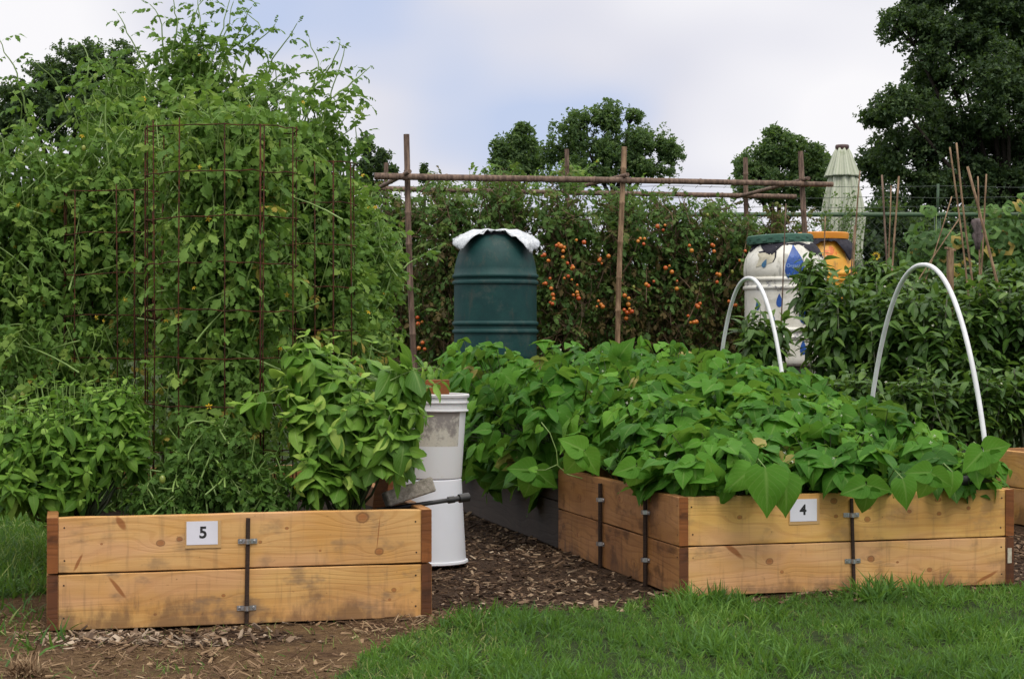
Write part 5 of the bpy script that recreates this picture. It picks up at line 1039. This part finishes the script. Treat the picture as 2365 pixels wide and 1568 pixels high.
# ------------------------------------------------------------------ trees
def tree(px, Y, lumps, n, leaf, mat, label, name='tree', trunk_r=.2, clump=.25, group='trees behind the garden', sparse=0, ncl=8):
    base = gz(px, Y, 0); root = empty(name, base, label, 'tree', group); s = Y/F
    cs = [(P(a, b, Y+dy*1.0), r1*s, r2*s) for (a, b, r1, r2, dy) in lumps]; tot = sum(r1*r2 for _, r1, r2 in cs)
    pos = []; nn = []; mb = MB(); low = min(c[2]-r2 for c, _, r2 in cs); fork = base+np.array([0, 0, max(.6, low*.9)]); k0 = random.random()*9
    mb.tube([base, (base+fork)/2+[trunk_r*.3, 0, 0], fork], [trunk_r*1.3, trunk_r, trunk_r*.85], 10); lb = MB()
    def n3(p, w): return (np.sin(p[:, 0]*w+k0)+np.sin(p[:, 1]*w*1.1+1.3+p[:, 0]*w*.6)+np.sin(p[:, 2]*w*1.2+k0*2+p[:, 0]*w*.5)+.7*np.sin((p[:, 0]-p[:, 2])*w*2.3+k0)+.7*np.sin((p[:, 0]+p[:, 2]+p[:, 1])*w*2.9))/3.2
    rm = np.mean([r1 for _, r1, _ in cs])
    for c, r1, r2 in cs:
        m = int(n*3.6*r1*r2/tot); d_ = rdir(m); q_ = rng.random(m)**.42*1.30; p_ = c+d_*q_[:, None]*np.array([r1, r1*.85, r2])
        keep = n3(p_, 5.2/rm)*.55+n3(p_+7, 15/rm)*.5+rng.normal(0, .17, m) > np.interp(q_, [0, .6, .95, 1.22], [-.10, .02, .26, .60])
        p_ = p_[keep]; pos.append(p_); nn.append(nrm(d_[keep]*.4+np.array([0, 0, .6])+rng.normal(0, .5, (len(p_), 3))))
        mid = fork*.5+c*.5+np.array([0, 0, -.12*r2]); lb.tube([fork-[0, 0, .1], mid, c], [trunk_r*.3, trunk_r*.18, trunk_r*.07], 6)
        for q2 in range(7): e_ = c+rdir(1)[0]*np.array([r1, r1*.8, r2])*1.02; lb.tube([c*.8+mid*.2, (c+e_)/2+rng.normal(0, .08*r1, 3), e_], [trunk_r*.08, trunk_r*.05, trunk_r*.02], 4)
    mb.build('trunk', M['bark'], root, True); pos = np.concatenate(pos); nn = np.concatenate(nn)
    lb.build('limbs', M['bark'], root, True)
    inst('crown', TREELEAF, pos, rdir(len(pos)), nn, leaf*rng.uniform(.7, 1.3, len(pos)), mat, root, None, False)
    return root
Y_ = 44
tree(2330, Y_, [(2090, 60, 60, 45, 0), (2130, 0, 70, 70, 1), (2200, 90, 110, 90, 0), (2075, 240, 70, 38, -1), (2020, 270, 38, 26, 0), (2150, 200, 80, 60, 1), (2300, 30, 110, 110, 0), (2330, 200, 120, 90, -1), (2180, 300, 90, 60, 0), (2290, 330, 110, 70, 1), (2100, 350, 80, 60, 0), (2030, 380, 55, 60, 1), (2200, 420, 110, 60, 0), (2350, 430, 110, 70, 0), (2420, 120, 110, 130, 1), (2440, 330, 100, 110, 0), (2120, 450, 90, 60, 0), (2250, -70, 130, 80, 0), (2420, -60, 100, 80, 0)], 52000, .10, M['leaf_oak'], 'huge dark broadleaf tree filling the upper right corner', trunk_r=.3, clump=.27, ncl=9)
tree(1800, 46, [(1800, 350, 50, 45, 0), (1745, 385, 45, 38, 0), (1850, 370, 55, 42, 0), (1795, 310, 22, 22, 0), (1900, 395, 45, 40, 1), (1770, 430, 80, 40, 0), (1870, 440, 80, 45, 0), (1720, 405, 28, 22, 0)], 10000, .10, M['leaf_tree'], 'rounded mid green tree left of the closed umbrella', trunk_r=.22)
tree(1420, 60, [(1330, 290, 50, 34, 0), (1400, 270, 55, 32, 0), (1480, 330, 70, 40, 0), (1545, 350, 40, 32, 0), (1300, 350, 50, 38, 1), (1400, 350, 80, 48, 0), (1480, 390, 80, 28, 0), (1350, 400, 90, 28, 0), (1455, 270, 28, 18, 0)], 11500, .105, M['leaf_tree'], 'widest spreading tree above the middle of the trellis', trunk_r=.3, clump=.24, ncl=7)
tree(1195, 62, [(1205, 325, 30, 32, 0), (1170, 350, 36, 34, 0), (1230, 372, 40, 30, 0), (1185, 390, 55, 28, 0), (1212, 298, 13, 12, 0)], 5500, .12, M['leaf_tree'], 'smaller dense tree just left of the widest tree', trunk_r=.25)
tree(150, 40, [(120, 190, 70, 55, 0), (200, 145, 75, 50, 0), (270, 160, 60, 55, 0), (60, 250, 80, 60, 0), (180, 250, 110, 80, 0), (10, 290, 60, 60, 0), (300, 240, 60, 70, 0), (-40, 330, 70, 60, 0)], 17000, .085, M['leaf_oak'], 'dark rounded tree behind the tomato plants at the upper left', trunk_r=.3)
tree(860, 60, [(845, 335, 20, 26, 0), (880, 365, 26, 18, 0), (850, 385, 30, 26, 0), (895, 395, 22, 15, 0), (840, 425, 36, 22, 0)], 1500, .13, M['leaf_oak'], 'small sparse dark tree left of the tallest bamboo post', trunk_r=.12, clump=.13)
tree(979, 70, [(978, 385, 4, 8, 0), (979, 398, 8, 7, 0), (979, 412, 10, 8, 0)], 160, .14, M['leaf_oak'], 'tiny distant pointed treetop right of the tallest bamboo post', 'conifer_tree', trunk_r=.1)
for i, (a, b, c, l) in enumerate([(2050, 560, 130, 'left'), (2230, 570, 130, 'middle'), (2400, 560, 120, 'right')]):
    tree(a, 30, [(a-50, b, 70, 60, 0), (a+50, b, 70, 65, 0), (a, b+60, 110, 60, 0), (a, b-50, 60, 40, 0), (a-60, b+110, 80, 70, 0), (a+60, b+110, 80, 70, 0)], 7000, .10, M['leaf_oak'], 'shady bush beyond the chain link fence, %s of three' % l, 'bush', trunk_r=.12, group='bushes beyond the fence')
# far off wood along the horizon
k = 26000; X = rng.uniform(-75, 75, k); hgt = 3.6+1.4*sfield(X/9, X*0, 1.0)+.8*sfield(X/2.2, X*0, 1.0, 3); pos = np.column_stack([X, 95+rng.uniform(-4, 6, k), hgt*rng.random(k)**.7])
tag(inst('far_woods', TREELEAF, pos, rdir(k), nrm(rng.normal(0, .6, (k, 3))+[0, -.3, .7]), rng.uniform(.5, .9, k), M['leaf_oak'], None, None, False), 'low distant band of dark woods along the horizon', 'woods', kind='stuff')
